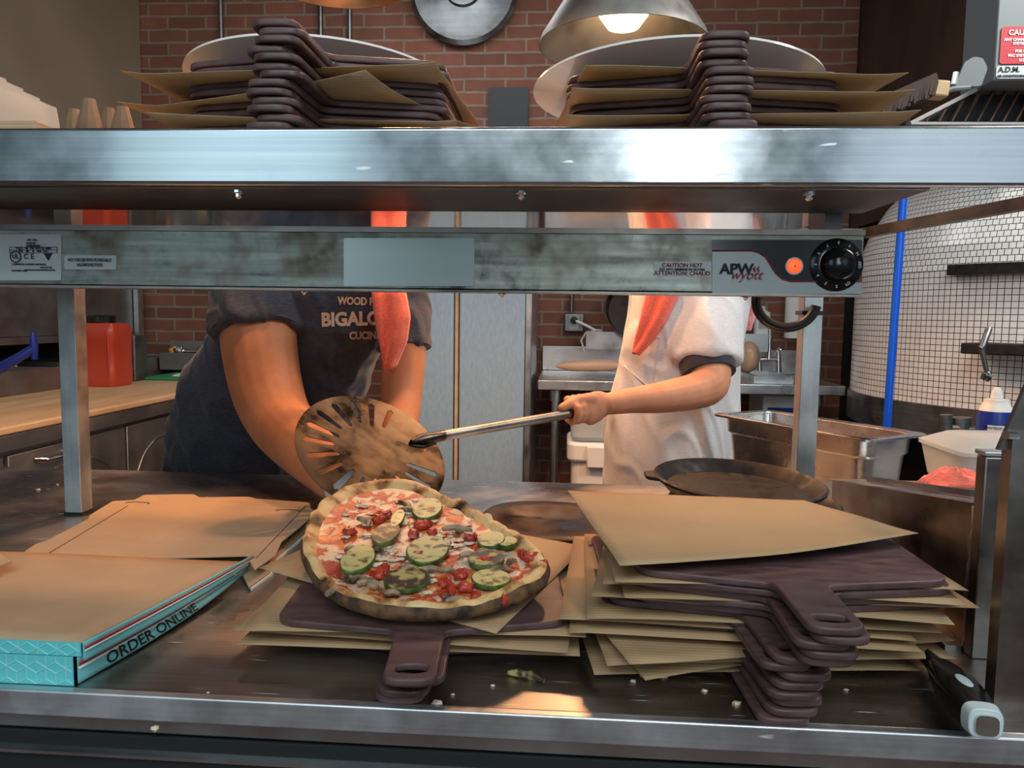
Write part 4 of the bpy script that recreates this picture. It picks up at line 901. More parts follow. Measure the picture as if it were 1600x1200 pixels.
# dropped slice and crumbs
dz = V((0, 0, 0)); c = atz(822, 1056, CZ+.003)
ds = mk('dropped_zucchini', MB().tube([c+V((-.018, .005, 0)), c+V((-.006, .003, .001)), c+V((.008, 0, .0)), c+V((.017, -.008, 0))], [.002, .0045, .005, .002], 10), 'zucchini_char')
tag(ds, 'charred zucchini piece dropped on the bare counter right of the pizza boards', 'food')
crumbs = [(990, 1064, .003, 'crumb left of centre below the right board stack'), (1037, 1056, .004, 'larger white crumb below the left end of the right board stack'), (1003, 1055, .0018, 'tiny crumb beside the larger white one below the right board stack'), (1101, 1079, .0026, 'pale crumb midway below the right board stack'), (1151, 1099, .004, 'oval white crumb just left of the lowest right handle'), (1322, 1078, .002, 'tiny crumb right of the lowest right handle'), (770, 1071, .002, 'small pale crumb left of the dropped zucchini'), (684, 1098, .0045, 'flaky pale crumb just right of the left stack handle'), (707, 1085, .0018, 'tiny crumb between left handle and dropped zucchini'), (325, 1082, .0015, 'tiny crumb near the front rail, right of the cyan box'), (60, 765, .004, 'white flour crumb left of the left shelf post'), (90, 757, .003, 'white flour crumb touching the view beside the left shelf post')]
for k, (x, y, r, lb) in enumerate(crumbs):
    tag(mk('crumb', MB().blob(atz(x, y, CZ+.0008), (r, r*.7, r*.45), 6, .4, k), 'cheese_blob', smooth=60), lb, 'crumb', 'crumbs on the counter')
# ------------------------------------------------------------------ pizza boxes
BZ = .9505; bxr, bxl = -.438, -.80; byf, byb = .6405, .93
bx = thing('pizza_box', 'cyan patterned cardboard pizza box with kraft interior, opened flat at left', 'pizza box', (-.62, .82, CZ))
def qd(p, uv, m, nm, par=bx, th=.0012):
    p = [V(q) for q in p]; n = (p[1]-p[0]).cross(p[3]-p[0]).normalized()*th; b = [q-n for q in p]
    mb = MB(); mb.add(p, [(0, 1, 2, 3)], 0, [uv]); mb.add(b, [(3, 2, 1, 0)], 0, [uv[::-1]])
    for i in range(4): j = (i+1) % 4; mb.add([p[i], b[i], b[j], p[j]], [(0, 1, 2, 3)])
    return mk(nm, mb, m, par)
fu = [(0, 0), (.354, 0), (.354, .028), (0, .028)]
qd([(bxl, byf, CZ+.0005), (bxr, byf, CZ+.0005), (bxr, byf, BZ-.013), (bxl, byf, BZ-.013)], fu, 'box_cyan_front', 'front_wall')
qd([(bxl, byf+.003, BZ-.0135), (bxr+.006, byf+.003, BZ-.0135), (bxr+.006, byf+.003, BZ-.0005), (bxl, byf+.003, BZ-.0005)], [(0, .028), (.36, .028), (.36, .041), (0, .041)], 'box_cyan_front', 'front_lip')
def hexlines(x0, x1, z0, z1, y, zoff, par):
    s = .0108; mb = MB(); dx = s*math.sqrt(3)
    def seg(ax_, az, bx_, bz):
        t0, t1 = 0, 1; ddx, ddz = bx_-ax_, bz-az
        for pp_, qq in ((-ddx, ax_-x0), (ddx, x1-ax_), (-ddz, az-z0), (ddz, z1-az)):
            if abs(pp_) < 1e-9:
                if qq < 0: return
            else:
                r = qq/pp_
                if pp_ < 0: t0 = max(t0, r)
                else: t1 = min(t1, r)
        if t1-t0 > .02: mb.beam((ax_+ddx*t0, y, az+ddz*t0), (ax_+ddx*t1, y, az+ddz*t1), .0003, .0006, (0, 1, 0))
    for j in range(-1, 6):
        for i in range(-1, 24):
            cx = x0+i*dx+(dx/2 if j % 2 else 0); cz = CZ+zoff+j*1.5*s
            P = [(cx+s*math.cos(math.radians(90+60*k)), cz+s*math.sin(math.radians(90+60*k))) for k in range(6)]
            for k in (0, 1, 2): seg(*P[k], *P[k+1])
            for k in (0, 2, 4): seg(cx, cz, *P[k])
    mk('printed_pattern', mb, 'box_line', par)
fw_ = [o for o in bx.children if o.name.startswith('front_wall')][0]; fl_ = [o for o in bx.children if o.name.startswith('front_lip')][0]
hexlines(bxl, bxr-.001, CZ+.001, BZ-.0135, byf-.0003, .006, fw_); hexlines(bxl, bxr+.005, BZ-.013, BZ-.001, byf+.0027, .006, fl_)
rear = V((-.406, .945, BZ-.016))
def sidewall(off, zt0, zb0, zt1, zb1, bulge, nm):
    mb = MB(); n = 14; rings = []
    def pt(t, f, o=0):
        x = bxr+.002+off+(rear.x-bxr)*t+bulge*math.sin(math.pi*t)*(1-f)-.0*f; y = byf+.004+(rear.y-byf)*t
        return V((x+o, y, (zb0+(zb1-zb0)*t)*(1-f)+(zt0+(zt1-zt0)*t)*f))
    mb.grid(lambda u, v: pt(u, v), n, 6)
    o = mk(nm, mb, 'box_cyan_plain', bx, solid=.001)
    for (fa, fb, m, q) in ((.62, .78, 'ink_red', 'red_stripe'), (.5, .6, 'stripe_white', 'white_stripe')):
        mk(q, MB().grid(lambda u, v: pt(u, fa+(fb-fa)*v, .0012), n, 1), m, o, solid=.0003)
    return pt, o
pt, so = sidewall(.006, BZ-.0005, BZ-.018, BZ-.014, BZ-.024, .006, 'lid_side')
pt2, so2 = sidewall(0, BZ-.013, CZ+.001, BZ-.026, CZ+.008, .012, 'side_wall')
me = text_mesh('ORDER ONLINE', .019, bold=.0003)
for v in me.vertices:
    t = .33+(v.co.x)/.30; f = .3+v.co.y/.03; q = pt2(min(1, max(0, t)), f, .0016); v.co = q
finish('lettering', me, 'ink', so2)
def topfn(u, v):
    xr = (bxr+.006)+(rear.x-(bxr+.006))*v; z = BZ+(rear.z-BZ)*v+.001*math.sin(u*5)*v
    return V((bxl+(xr-bxl)*u, byf+.004+(byb-byf-.004)*v, z))
mk('kraft_bottom', MB().grid(topfn, 12, 12), 'kraft', bx, solid=.0015)
# lid lying back, with tabs
lz = BZ-.016
lidp = [(386, 868), (398, 890), (430, 868), (440, 846), (470, 822), (497, 798), (486, 795), (484, 785), (400, 779), (388, 776), (312, 777), (302, 772), (226, 773), (210, 781), (176, 783), (140, 805), (138, 811), (72, 845), (56, 850), (20, 874), (-60, 900), (-420, 892)]
Lp = [atz(x, y, lz-.0022) for x, y in lidp]
mk('lid_panel', MB().prism([(p.x, p.y) for p in Lp], lz-.0036, lz-.0022), 'kraft', bx)
mb = MB()
for A, B in (((0, 889), (372, 898)), ((130, 882), (240, 884)), ((240, 884), (300, 887)), ((300, 887), (372, 887)), ((70, 868), (200, 790)), ((478, 790), (400, 872)), ((0, 878), (130, 881))):
    p, q = atz(*A, lz-.0016), atz(*B, lz-.0016); mb.beam(p, q, .0009, .0009)
mk('fold_crease', mb, 'kraft_dark', bx)
for A in ((65, 872), (350, 881), (450, 798), (215, 786)):
    c = atz(*A, lz-.0015); mk('tab_slot', MB().tube([c+V((.02*math.cos(a), .007*math.sin(a), 0)) for a in [math.pi*k/10-.4 for k in range(13)]], .0006, 6), 'kraft_dark', bx)
b2 = thing('pizza_box', 'second flattened pizza box, its pale edge showing beneath the open box lid', 'pizza box', (-.6, 1.0, CZ))
mk('box_panel', MB().prism([(p.x+(.002 if i < 6 else .006), p.y-.016) for i, p in enumerate(Lp)], CZ+.0005, CZ+.004), 'stripe_white', b2)
mk('kraft_face', MB().prism([(p.x, p.y-.018) for p in Lp], CZ+.0042, CZ+.0062), 'kraft', b2)
p = [atz(-40, 840, BZ+.014), atz(18, 877, BZ+.004), atz(-40, 900, BZ+.003)]
tag(mk('cardboard_flap', MB().add(p+[q-V((0, 0, .0015)) for q in p], [(0, 1, 2), (5, 4, 3), (0, 3, 4, 1), (1, 4, 5, 2), (2, 5, 3, 0)]), 'kraft'), 'corner of a brown cardboard flap poking in at the left frame edge above the box', 'cardboard')
# ------------------------------------------------------------------ burnt platter and the round iron pans
bp_c = [(765, 800), (770, 785), (790, 782), (880, 786), (925, 792), (945, 815), (935, 850), (905, 862), (880, 845), (800, 833), (775, 822)]
q = [atz(x, y, CZ+.02) for x, y in bp_c]; cc = sum(q, V())/len(q)
cc = atz(850, 820, CZ+.015); cc.x = -.025; cc.y = 1.2; rx_, ry_ = .105, .115
def ell(s, z): return [V((cc.x+rx_*s*(abs(math.cos(a))**.75)*math.copysign(1, math.cos(a)), cc.y+ry_*s*(abs(math.sin(a))**.75)*math.copysign(1, math.sin(a)), CZ+z)) for a in [2*math.pi*k/56 for k in range(56)]]
pt_ = thing('wooden_platter', 'small burnt brown oval platter with a shiny greasy hollow, right behind the pizza', 'platter', (cc.x, cc.y, CZ))
mk('platter_body', MB().loft([ell(.8, .001), ell(.97, .008), ell(1, .018), ell(.96, .021), ell(.7, .019), ell(.62, .012), ell(.02, .009)]), 'iron_brown', pt_, smooth=50)
random.seed(5)
def ironpan(x, y, z, rz, tilt, label):
    th_ = thing('round_iron_pan', label, 'pan', (x, y, z), 'round iron pans stacked by the right shelf post')
    pb = mk('pan_body', MB().lathe([(.001, .0), (.093, .0), (.099, .004), (.113, .018), (.117, .0195), (.118, .023), (.115, .025), (.110, .0225), (.098, .008), (.001, .006)], (x, y, z), 80), 'iron', th_, smooth=40)
    hs = rounded([(-.024, 0), (.024, 0), (.016, .019), (-.016, .019)], .007)
    mk('grip_tab', MB().prism([(p[0], p[1]+.112) for p in hs], .0, .005, tr=Matrix.Translation((x, y, z+.018)) @ Matrix.Rotation(math.pi/2+rz, 4, 'Z')), 'iron', th_, bevel=.0015)
    th_.rotation_euler = (tilt[0], tilt[1], 0); return th_
pX, pY = .247, 1.082
ironpan(pX+.02, pY+.0, CZ+.001, -.3, (0, 0), 'black round iron pan at the very bottom of the stack by the right shelf post')
ironpan(pX+.026, pY+.002, CZ+.031, -.1, (0, 0), 'black round iron pan, third from top in the stack by the right shelf post')
ironpan(pX+.022, pY+.004, CZ+.062, -.05, (0, 0), 'black round iron pan, second from top in the stack by the right shelf post')
ironpan(pX-.001, pY+.0, CZ+.094, .02, (0.05, .04), 'black round iron pan with grip tab, uppermost in the stack by the right post')
# black grip tool lying over the front rail
tl = thing('black_handled_tool', 'black rubber-handled tool with a square steel core, lying over the front rail at the right', 'tool', atz(1500, 1100, CZ))
e0, e1 = aty(1541, 1132, .60), atz(1468, 1045, CZ+.021); dr = (e1-e0).normalized(); sdv = dr.cross(V((0, 0, 1))).normalized(); u_ = sdv.cross(dr)
def sq(p, w, h, n=24): return [p+sdv*w*(abs(math.cos(a))**.6)*math.copysign(1, math.cos(a))+u_*h*(abs(math.sin(a))**.6)*math.copysign(1, math.sin(a)) for a in [2*math.pi*k/n for k in range(n)]]
L2 = (e1-e0).length
mk('grip', MB().loft([sq(e0+dr*.012, .013, .012), sq(e0+dr*.04, .0165, .014), sq(e0+dr*L2*.6, .017, .014), sq(e0+dr*L2*.85, .013, .012), sq(e1, .01, .01)]), 'black_gloss', tl)
mk('end_collar', MB().loft([sq(e0, .0125, .012), sq(e0+dr*.013, .0145, .013)]), 'label_white', tl, bevel=.001)
mk('steel_core', MB().loft([sq(e0-dr*.003, .0085, .008), sq(e0+dr*.002, .0085, .008)]), 'steel_pan', tl)
pp = e0+dr*L2*.45+u_*.0145; mk('hang_hole', MB().blob(pp, (.005, .012, .0012), 8, 0), 'label_white', tl)
mk('shaft', MB().tube([e1, e1+dr*.05+V((0, 0, -.004))], [.009, .007], 10), 'black_gloss', tl)
# ------------------------------------------------------------------ pendant lamps
def lamp(x, y, z, r, m, label, pw, cord=True, neck=.05, h=.26):
    t = thing('pendant_lamp', label, 'lamp', (x, y, z))
    mk('shade', MB().lathe([(r, 0), (r*.97, .02), (neck, h), (neck*.95, h-.003), (r*.955, .02), (r*.985, 0), (r, 0)], (x, y, z), 64), m, t)
    mk('socket', MB().lathe([(neck, h-.002), (neck*.7, h+.05), (.012, h+.08), (.001, h+.082)], (x, y, z), 24), m, t)
    mk('cord', MB().tube([(x, y, z+h+.08), (x, y, 3.595)], .006, 8), 'black', t)
    mk('bulb', MB().lathe([(.001, .035), (.04, .045), (.062, .075), (.05, .12), (.02, .16), (.001, .165)], (x, y, z), 32), 'bulb', t)
    l = bpy.data.lights.new('lamp_light', 'SPOT'); l.energy = pw; l.color = (1, .47, .2); l.spot_size = math.radians(150); l.spot_blend = .6; l.shadow_soft_size = .05
    o = bpy.data.objects.new('lamp_light', l); COL.objects.link(o); o.location = (x, y, z+.01); return t
p1 = aty(557, 12, 2.2); lamp(p1.x, 2.0, p1.z, .21, 'copper', 'copper cone pendant lamp above the left board stack', 55)
p2 = aty(973, 72, 2.0); lamp(p2.x, 2.0, p2.z, .21, 'steel_lamp', 'worn grey metal cone pendant lamp above the right board stack', 50)
lamp(-.33, 1.40, 2.12, .17, 'copper', 'added copper cone pendant lamp over the middle of the pass, out of view', 34)  # out-of-view lamp, added to throw warm light on the cooks' arms
# ------------------------------------------------------------------ pizza peel
YC = 1.22; K = YC/F
pcn_ = aty(582, 705, YC)
wu = (rgt*87+upv*15+fwd*88.6).normalized(); wv = (rgt*71.5-upv*85.9-fwd*55.7); wv = (wv-wu*wv.dot(wu)).normalized()
PR = 125*K
Tm = Matrix((wu, wv, wu.cross(wv))).transposed().to_4x4(); Tm.translation = pcn_
out = []
for k in range(72):
    a = 2*math.pi*k/72; r = PR*(1+.0*math.cos(a)); out.append((r*math.cos(a), r*math.sin(a)))
slots = []
for k in range(16):
    a = math.radians(42+276*k/15); r0_, r1 = PR*(.52 if k % 2 else .48), PR*.86; wd = .006
    c, s = math.cos(a), math.sin(a); q = []
    for r, w_ in ((r0_, wd*.8), (r1, wd)):
        pass
    base = [(r0_, -wd*.6), (r1, -wd), (r1+wd, 0), (r1, wd), (r0_, wd*.6), (r0_-wd*.6, 0)]
    slots.append([(x*c-y*s, x*s+y*c) for x, y in base])
pe = thing('pizza_peel', 'round perforated metal pizza peel held over the pizza by the cook in white', 'pizza peel', pcn_)
me = curve_mesh([out]+slots, .0014, 0); me.materials.clear(); me.transform(Tm); finish('blade', me, 'steel_peel', pe)
hd0 = pcn_+wu*PR*.82; HY_ = 1.60
hand_p = aty(900, 645, HY_); hdir = (hand_p-(hd0+wu*.06)).normalized()
mk('ferrule', MB().tube([pcn_+wu*PR*.62+wu.cross(wv)*-.002, hd0, hd0+wu*.05], [.004, .012, .0095], 14), 'steel_peel', pe)
hs_ = hd0+wu*.045
mk('handle', MB().tube([hs_, hand_p, hand_p+(hand_p-hs_).normalized()*.03], .0095, 14), 'steel_panel', pe)
# ------------------------------------------------------------------ people
def ering(c, a, b, ang=0, n=28, tilt=(0, 0), sqr=1.0):
    c = V(c); ca, sa = math.cos(ang), math.sin(ang); R = []
    for k in range(n):
        t = 2*math.pi*k/n; x = a*(abs(math.cos(t))**sqr)*math.copysign(1, math.cos(t)); y = b*(abs(math.sin(t))**sqr)*math.copysign(1, math.sin(t))
        X, Y = x*ca-y*sa, x*sa+y*ca; R.append(c+V((X, Y, tilt[0]*X+tilt[1]*Y)))
    return R
def smoothpts(pts, rad, per=5):
    P, R = [], []
    n = len(pts)
    for i in range(n-1):
        p0, p1, p2, p3 = (V(pts[max(i-1, 0)]), V(pts[i]), V(pts[i+1]), V(pts[min(i+2, n-1)]))
        for k in range(per):
            t = k/per
            P.append(.5*((2*p1)+(p2-p0)*t+(2*p0-5*p1+4*p2-p3)*t*t+(-p0+3*p1-3*p2+p3)*t**3)); R.append(rad[i]+(rad[i+1]-rad[i])*t)
    P.append(V(pts[-1])); R.append(rad[-1]); return P, R
def limb(mb, pts, rad, n=18):
    P, R = smoothpts(pts, rad); mb.tube(P, R, n); mb.blob(P[0], R[0], 10, 0); mb.blob(P[-1], R[-1], 10, 0); return mb
def hand(mb, wrist, palm, nrm, curl, spread=.1, th=None, sc=1.0, side=1):
    """palm: unit vector wrist -> knuckles; nrm: back-of-hand normal; fingers curl away from nrm; side = +1 puts the thumb on palm x nrm"""
    d = V(palm).normalized(); n = V(nrm); n = (n-d*n.dot(d)).normalized(); s = d.cross(n)*side
    L = .088*sc
    rings = []
    for t, w_, h_ in ((0, .026, .019), (.3, .034, .017), (.65, .040, .015), (.95, .040, .0125)):
        c = V(wrist)+d*L*t; rings.append([c+s*w_*sc*math.cos(a)+n*h_*sc*math.sin(a) for a in [2*math.pi*k/20 for k in range(20)]])
    mb.loft(rings)
    for i, (off, ln, rr_) in enumerate(((.030, .072, .0088), (.0105, .080, .0092), (-.009, .075, .0088), (-.0275, .060, .0078))):
        p = V(wrist)+d*L*.9+s*off*sc; dr_ = (d+s*off*spread*20).normalized(); ax_ = dr_.cross(n).normalized(); ang = 0; pts = [p]
        for j, f in enumerate((.45, .3, .25)):
            ang += curl[j]*(1+.08*(i-1.5)); q = Matrix.Rotation(-ang, 3, ax_) @ dr_; p = p+q*ln*f*sc*1.05; pts.append(p)
        mb.tube(pts, [rr_*sc*1.05, rr_*sc, rr_*sc*.95, rr_*sc*.8], 12)
        for q_, r_ in zip(pts, (1.05, 1.04, .97, .8)): mb.blob(q_, rr_*sc*r_, 8, 0)
    b0 = V(wrist)+d*L*.25+s*.026*sc
    tv = th or (d*.8+s*.7-n*.25, d*.95+s*.25-n*.3)
    t1 = b0+V(tv[0]).normalized()*.042*sc; t2 = t1+V(tv[1]).normalized()*.030*sc; t3 = t2+V(tv[1]).normalized()*.022*sc
    mb.tube([b0, t1, t2, t3], [.016*sc, .0115*sc, .0105*sc, .0085*sc], 12)
    for q_, r_ in ((b0, .016), (t1, .012), (t2, .0105), (t3, .0085)): mb.blob(q_, r_*sc, 8, 0)
    return mb
def head(mb, c, f, up, sc=1.0):
    f = V(f).normalized(); up = V(up); up = (up-f*up.dot(f)).normalized(); s = f.cross(up)
    def P(x, y, z): return V(c)+(s*x+f*y+up*z)*sc
    T = Matrix((s, f, up)).transposed()
    rings = []
    for z, a, b, o in ((-.118, .028, .03, .05), (-.105, .048, .06, .025), (-.07, .062, .085, .01), (-.03, .070, .095, 0), (.02, .075, .1, -.005), (.06, .073, .098, -.01), (.09, .06, .083, -.012), (.11, .038, .055, -.014), (.12, .012, .02, -.015)):
        rings.append([P(a*math.cos(t), o+b*math.sin(t), z) for t in [2*math.pi*k/24 for k in range(24)]])
    mb.loft(rings)
    mb.tube([P(0, .088, .018), P(0, .106, -.01), P(0, .116, -.032)], [.009, .011, .014], 10); mb.blob(P(0, .108, -.034), .016*sc, 8, 0)
    for q in (-1, 1):
        mb.blob(P(q*.076, -.01, -.01), (.012*sc, .02*sc, .03*sc), 8, .1); mb.blob(P(q*.03, .088, .03), (.022*sc, .012*sc, .008*sc), 8, 0)
    mb.blob(P(0, .092, -.07), (.022*sc, .012*sc, .008*sc), 8, 0); mb.blob(P(0, .082, -.105), (.02*sc, .018*sc, .014*sc), 8, 0)
    return P
def headparts(P, par, sc=1.0):
    for q in (-1, 1):
        e = mk('eye', MB().blob(P(q*.03, .083, .008), .0125*sc, 10, 0), 'eye', par); mk('iris', MB().blob(P(q*.03, .0935, .008), .005*sc, 8, 0), 'hair', e)
    mk('lips', MB().blob(P(0, .099, -.070), (.022*sc, .008*sc, .0055*sc), 8, .1), 'lips', par)
    rings = []
    for z, a, b, o in ((-.03, .074, .07, -.035), (.02, .080, .092, -.02), (.065, .079, .1, -.014), (.1, .064, .088, -.014), (.125, .036, .05, -.016), (.13, .01, .01, -.016)):
        rings.append([P(a*math.cos(t), o+b*math.sin(t), z) for t in [2*math.pi*k/24 for k in range(24)]])
    mk('hair', MB().loft(rings), 'hair', par)
def shoe(par, p, d):
    p = V(p); d = V(d).normalized(); mk('shoe', MB().loft([ering(p+d*t, .045*s, .05, 0, 16) for t, s in ((0, .9), (0, 1))]) if False else MB().blob(p+d*.07+V((0, 0, .045)), (.06+.07*abs(d.x), .06+.07*abs(d.y), .045), 12, .05), 'black', par)
# --- cook in the dark shirt
A = aty
c1 = thing('person', 'person in a dark printed t-shirt leaning over the counter, coral towel on one shoulder', 'person', (-.85, 1.9, 0))
tors = [((372, 860), 2.0, .165, .135), ((370, 780), 1.98, .165, .14), ((378, 735), 1.94, .165, .15), ((412, 660), 1.90, .200, .165), ((432, 600), 1.85, .204, .165), ((458, 545), 1.80, .190, .15), ((488, 495), 1.76, .192, .14), ((506, 450), 1.73, .195, .13), ((515, 415), 1.71, .185, .115), ((520, 385), 1.69, .12, .09), ((524, 362), 1.66, .06, .065)]
def tring(t, g=0): (x, y), Y, a, b = t; return ering(A(x, y, Y), a+g, b+g, 0, 30, (0, 0), .85)
b1 = MB(); b1.loft([tring(t) for t in tors])
P5 = A(524, 362, 1.66); hc = P5+V((.01, -.07, .09)); b1.tube([P5-V((0, 0, .05)), P5, hc-V((0, 0, .05))], [.075, .062, .055], 16)
HP = head(b1, hc, (.15, -.8, -.6), (0, -.55, .8), .96)
sA = [A(408, 425, 1.66), A(404, 520, 1.60), A(418, 610, 1.56), A(445, 668, 1.50), A(500, 722, 1.34), A(548, 768, 1.20)]
limb(b1, sA, [.078, .080, .074, .064, .050, .032])
sB = [A(628, 430, 1.70), A(631, 540, 1.66), A(627, 620, 1.62), A(622, 680, 1.55), A(612, 728, 1.44)]
limb(b1, sB, [.055, .050, .044, .038, .027])
for sx, px in ((-1, -.97), (1, -.79)):
    limb(b1, [A(372, 860, 2.0)+V((sx*.085, 0, -.02)), (px, 1.99, .5), (px, 2.0, .1)], [.098, .075, .05])
wa = sA[-1]; pa_ = (A(575, 790, 1.10)-wa).normalized()
b1me_hand = MB(); hand(b1, wa, V((.75, -.55, -.2)), V((.1, -.3, 1)), (.3, .35, .3), side=-1, sc=1.0)
wb = sB[-1]; hand(b1, wb, V((-.2, -.85, -.35)), V((.2, -.2, 1)), (.25, .3, .2), side=1, sc=1.0)
me = remesh(b1, .0045, 5); finish('body', me, 'skin', c1, smooth=180)
# gloves are a slightly larger shell of the hands
gl = MB(); hand(gl, wa+V((0, 0, 0)), V((.75, -.55, -.2)), V((.1, -.3, 1)), (.3, .35, .3), side=-1, sc=1.04); gl.tube([wa-(wa-sA[-2]).normalized()*.03, wa, wa+V((.75, -.55, -.2))*.02], [.036, .036, .034], 16)
finish('glove', remesh(gl, .004, 3), 'glove', c1, smooth=180)
shm = MB(); shm.loft([tring(t, .014) for t in tors[2:10]]+[ering(A(521, 378, 1.68), .085, .08)])
PA, RA = smoothpts([A(440, 405, 1.69), A(406, 450, 1.645), A(404, 522, 1.60)], [.085, .094, .094]); shm.tube(PA, RA, 20)
PB, RB = smoothpts([A(590, 405, 1.71), A(622, 450, 1.70), A(631, 545, 1.665)], [.075, .062, .057]); shm.tube(PB, RB, 20)
sm = remesh(shm, .006, 8)
for v, vn in [(v, v.normal.copy()) for v in sm.vertices]:
    n = v.co; f = noise.noise(V((n.x*9, n.y*9, n.z*5)))*.009+noise.noise(V((n.x*22+n.z*16, n.y*20, n.z*14)))*.0045; v.co += vn*f
for v, vn in [(v, v.normal.copy()) for v in sm.vertices]:
    n = v.co; q = V((n.x*5+n.z*4, n.y*4, n.z*3.2-n.x*5)); v.co += vn*.008*max(0, 1-abs(noise.noise(q))*6)+vn*.004*max(0, 1-abs(noise.noise(q*2.1))*6)+vn*.002
bv = BVHTree.FromPolygons([v.co.copy() for v in sm.vertices], [p.vertices[:] for p in sm.polygons])
shirt = finish('tshirt', sm, 'shirt_navy', c1, smooth=180)
for P_, R_2 in ((PA, RA), (PB, RB)):
    e = P_[-1]; d = (P_[-1]-P_[-2]).normalized(); mk('sleeve_hem', MB().tube([e-d*.018, e-d*.016, e-d*.001, e+d*.001], [R_2[-1]*.99, R_2[-1]+.0035, R_2[-1]+.0035, R_2[-1]*.97], 28), 'shirt_navy', shirt)
def print_on(s, x, y, size_px, wpx, rot=0, bold=.03):
    me = text_mesh(s, 1, bold=bold, align='LEFT', depth=0)
    xs = [v.co.x for v in me.vertices]; w0 = max(xs)-min(xs); ys = [v.co.y for v in me.vertices]; h0 = max(ys)-min(ys); ym = min(ys)
    import bmesh
    bm = bmesh.new(); bm.from_mesh(me)
    bmesh.ops.triangulate(bm, faces=bm.faces[:]); bmesh.ops.subdivide_edges(bm, edges=bm.edges[:], cuts=1); bm.to_mesh(me); bm.free()
    keep = []
    for v in me.vertices:
        px = (v.co.x-min(xs))/w0*wpx; py = (v.co.y-ym)/h0*size_px
        X = x+px*math.cos(rot)+py*math.sin(rot); Y = y+px*math.sin(rot)-py*math.cos(rot)
        d = ray(X, Y); hit = bv.ray_cast(CAM, d); v.co = (hit[0]-d*.0022) if hit[0] else CAM+d*1.6
    finish('printed_lettering', me, 'print_cream', shirt)
print_on('WOOD FIRED', 527, 476, 13, 84, .03, .045); print_on('BIGALORA', 503, 511, 23, 128, -.03, .045); print_on('CUCINA', 546, 531, 13, 52, -.02, .05)
jm = MB(); jm.loft([ering(A(372, 885, 2.0), .178, .15), ering(A(370, 790, 1.985), .185, .158), ering(A(376, 732, 1.945), .184, .168)])
for sx, px in ((-1, -.97), (1, -.79)): limb(jm, [A(372, 860, 2.0)+V((sx*.085, 0, -.02)), (px, 1.99, .5), (px, 2.0, .09)], [.108, .088, .07])
finish('jeans', remesh(jm, .009, 5), 'jeans', c1, smooth=180)
for px in (-.97, -.79): mk('shoe', MB().blob((px, 1.95, .045), (.05, .13, .044), 12, .03), 'black', c1)
headparts(HP, c1, .96)
def drape(name, rows, m, label, thick=.008, par=None):
    """rows: list of (left point, right point); a thick cloth strip between them"""
    def fn(u, v):
        i = min(int(v*(len(rows)-1)), len(rows)-2); t = v*(len(rows)-1)-i; a = V(rows[i][0]).lerp(V(rows[i+1][0]), t); b = V(rows[i][1]).lerp(V(rows[i+1][1]), t)
        p = a.lerp(b, u); p.y -= .012*math.sin(u*math.pi)+.006*math.sin(u*9+v*2); return p
    o = mk(name, MB().grid(fn, 14, 40), m, solid=thick, smooth=180); return tag(o, label, 'towel')
drape('shoulder_towel', [(A(588, 392, 1.80), A(632, 392, 1.80)), (A(586, 380, 1.70), A(630, 380, 1.70)), (A(584, 410, 1.60), A(630, 410, 1.62)), (A(586, 458, 1.565), A(630, 458, 1.575)), (A(590, 500, 1.565), A(637, 495, 1.575)), (A(597, 540, 1.57), A(632, 530, 1.575)), (A(603, 576, 1.58), A(613, 572, 1.58))], 'towel_coral', 'coral red towel hanging over the shoulder of the dark printed t-shirt')
# --- cook in white
c2 = thing('person', 'person in a white coat seen from the side, reaching out with the pizza peel', 'person', (.37, 2.05, 0))
tor2 = [((1050, 860), 2.05, .135, .165), ((1048, 780), 2.05, .138, .17), ((1046, 700), 2.05, .142, .17), ((1050, 640), 2.05, .142, .165), ((1062, 560), 2.04, .138, .165), ((1070, 500), 2.03, .138, .18), ((1076, 450), 2.03, .14, .19), ((1082, 410), 2.03, .125, .175), ((1084, 380), 2.03, .085, .11), ((1082, 355), 2.02, .058, .06)]
def tr2(t, g=0, dx=0): (x, y), Y, a, b = t; return ering(A(x, y, Y)+V((dx, 0, 0)), a+g, b+g, 0, 30, (0, 0), .88)
b2_ = MB(); b2_.loft([tr2(t) for t in tor2])
N5 = A(1082, 355, 2.02); hc2 = N5+V((-.035, 0, .10)); b2_.tube([N5-V((0, 0, .06)), N5, hc2-V((0, 0, .04))], [.07, .056, .052], 16)
HP2 = head(b2_, hc2, (-1, -.25, -.45), (-.35, 0, .9), .94)
a2 = [A(1096, 425, 1.92), A(1104, 500, 1.88), A(1110, 580, 1.82), A(1100, 606, 1.79), A(1040, 620, 1.73), A(985, 626, 1.68), A(950, 631, 1.645)]
limb(b2_, a2, [.058, .053, .048, .045, .036, .028, .0235])
f2 = [A(1098, 425, 2.16), A(1096, 520, 2.26), A(1086, 620, 2.30), A(1070, 700, 2.3), A(1062, 745, 2.28)]
limb(b2_, f2, [.06, .055, .045, .036, .026])
for sy, py in ((-1, 1.96), (1, 2.14)): limb(b2_, [A(1050, 860, 2.05)+V((0, sy*.085, -.02)), (.29, py, .5), (.3, py, .1)], [.088, .066, .045])
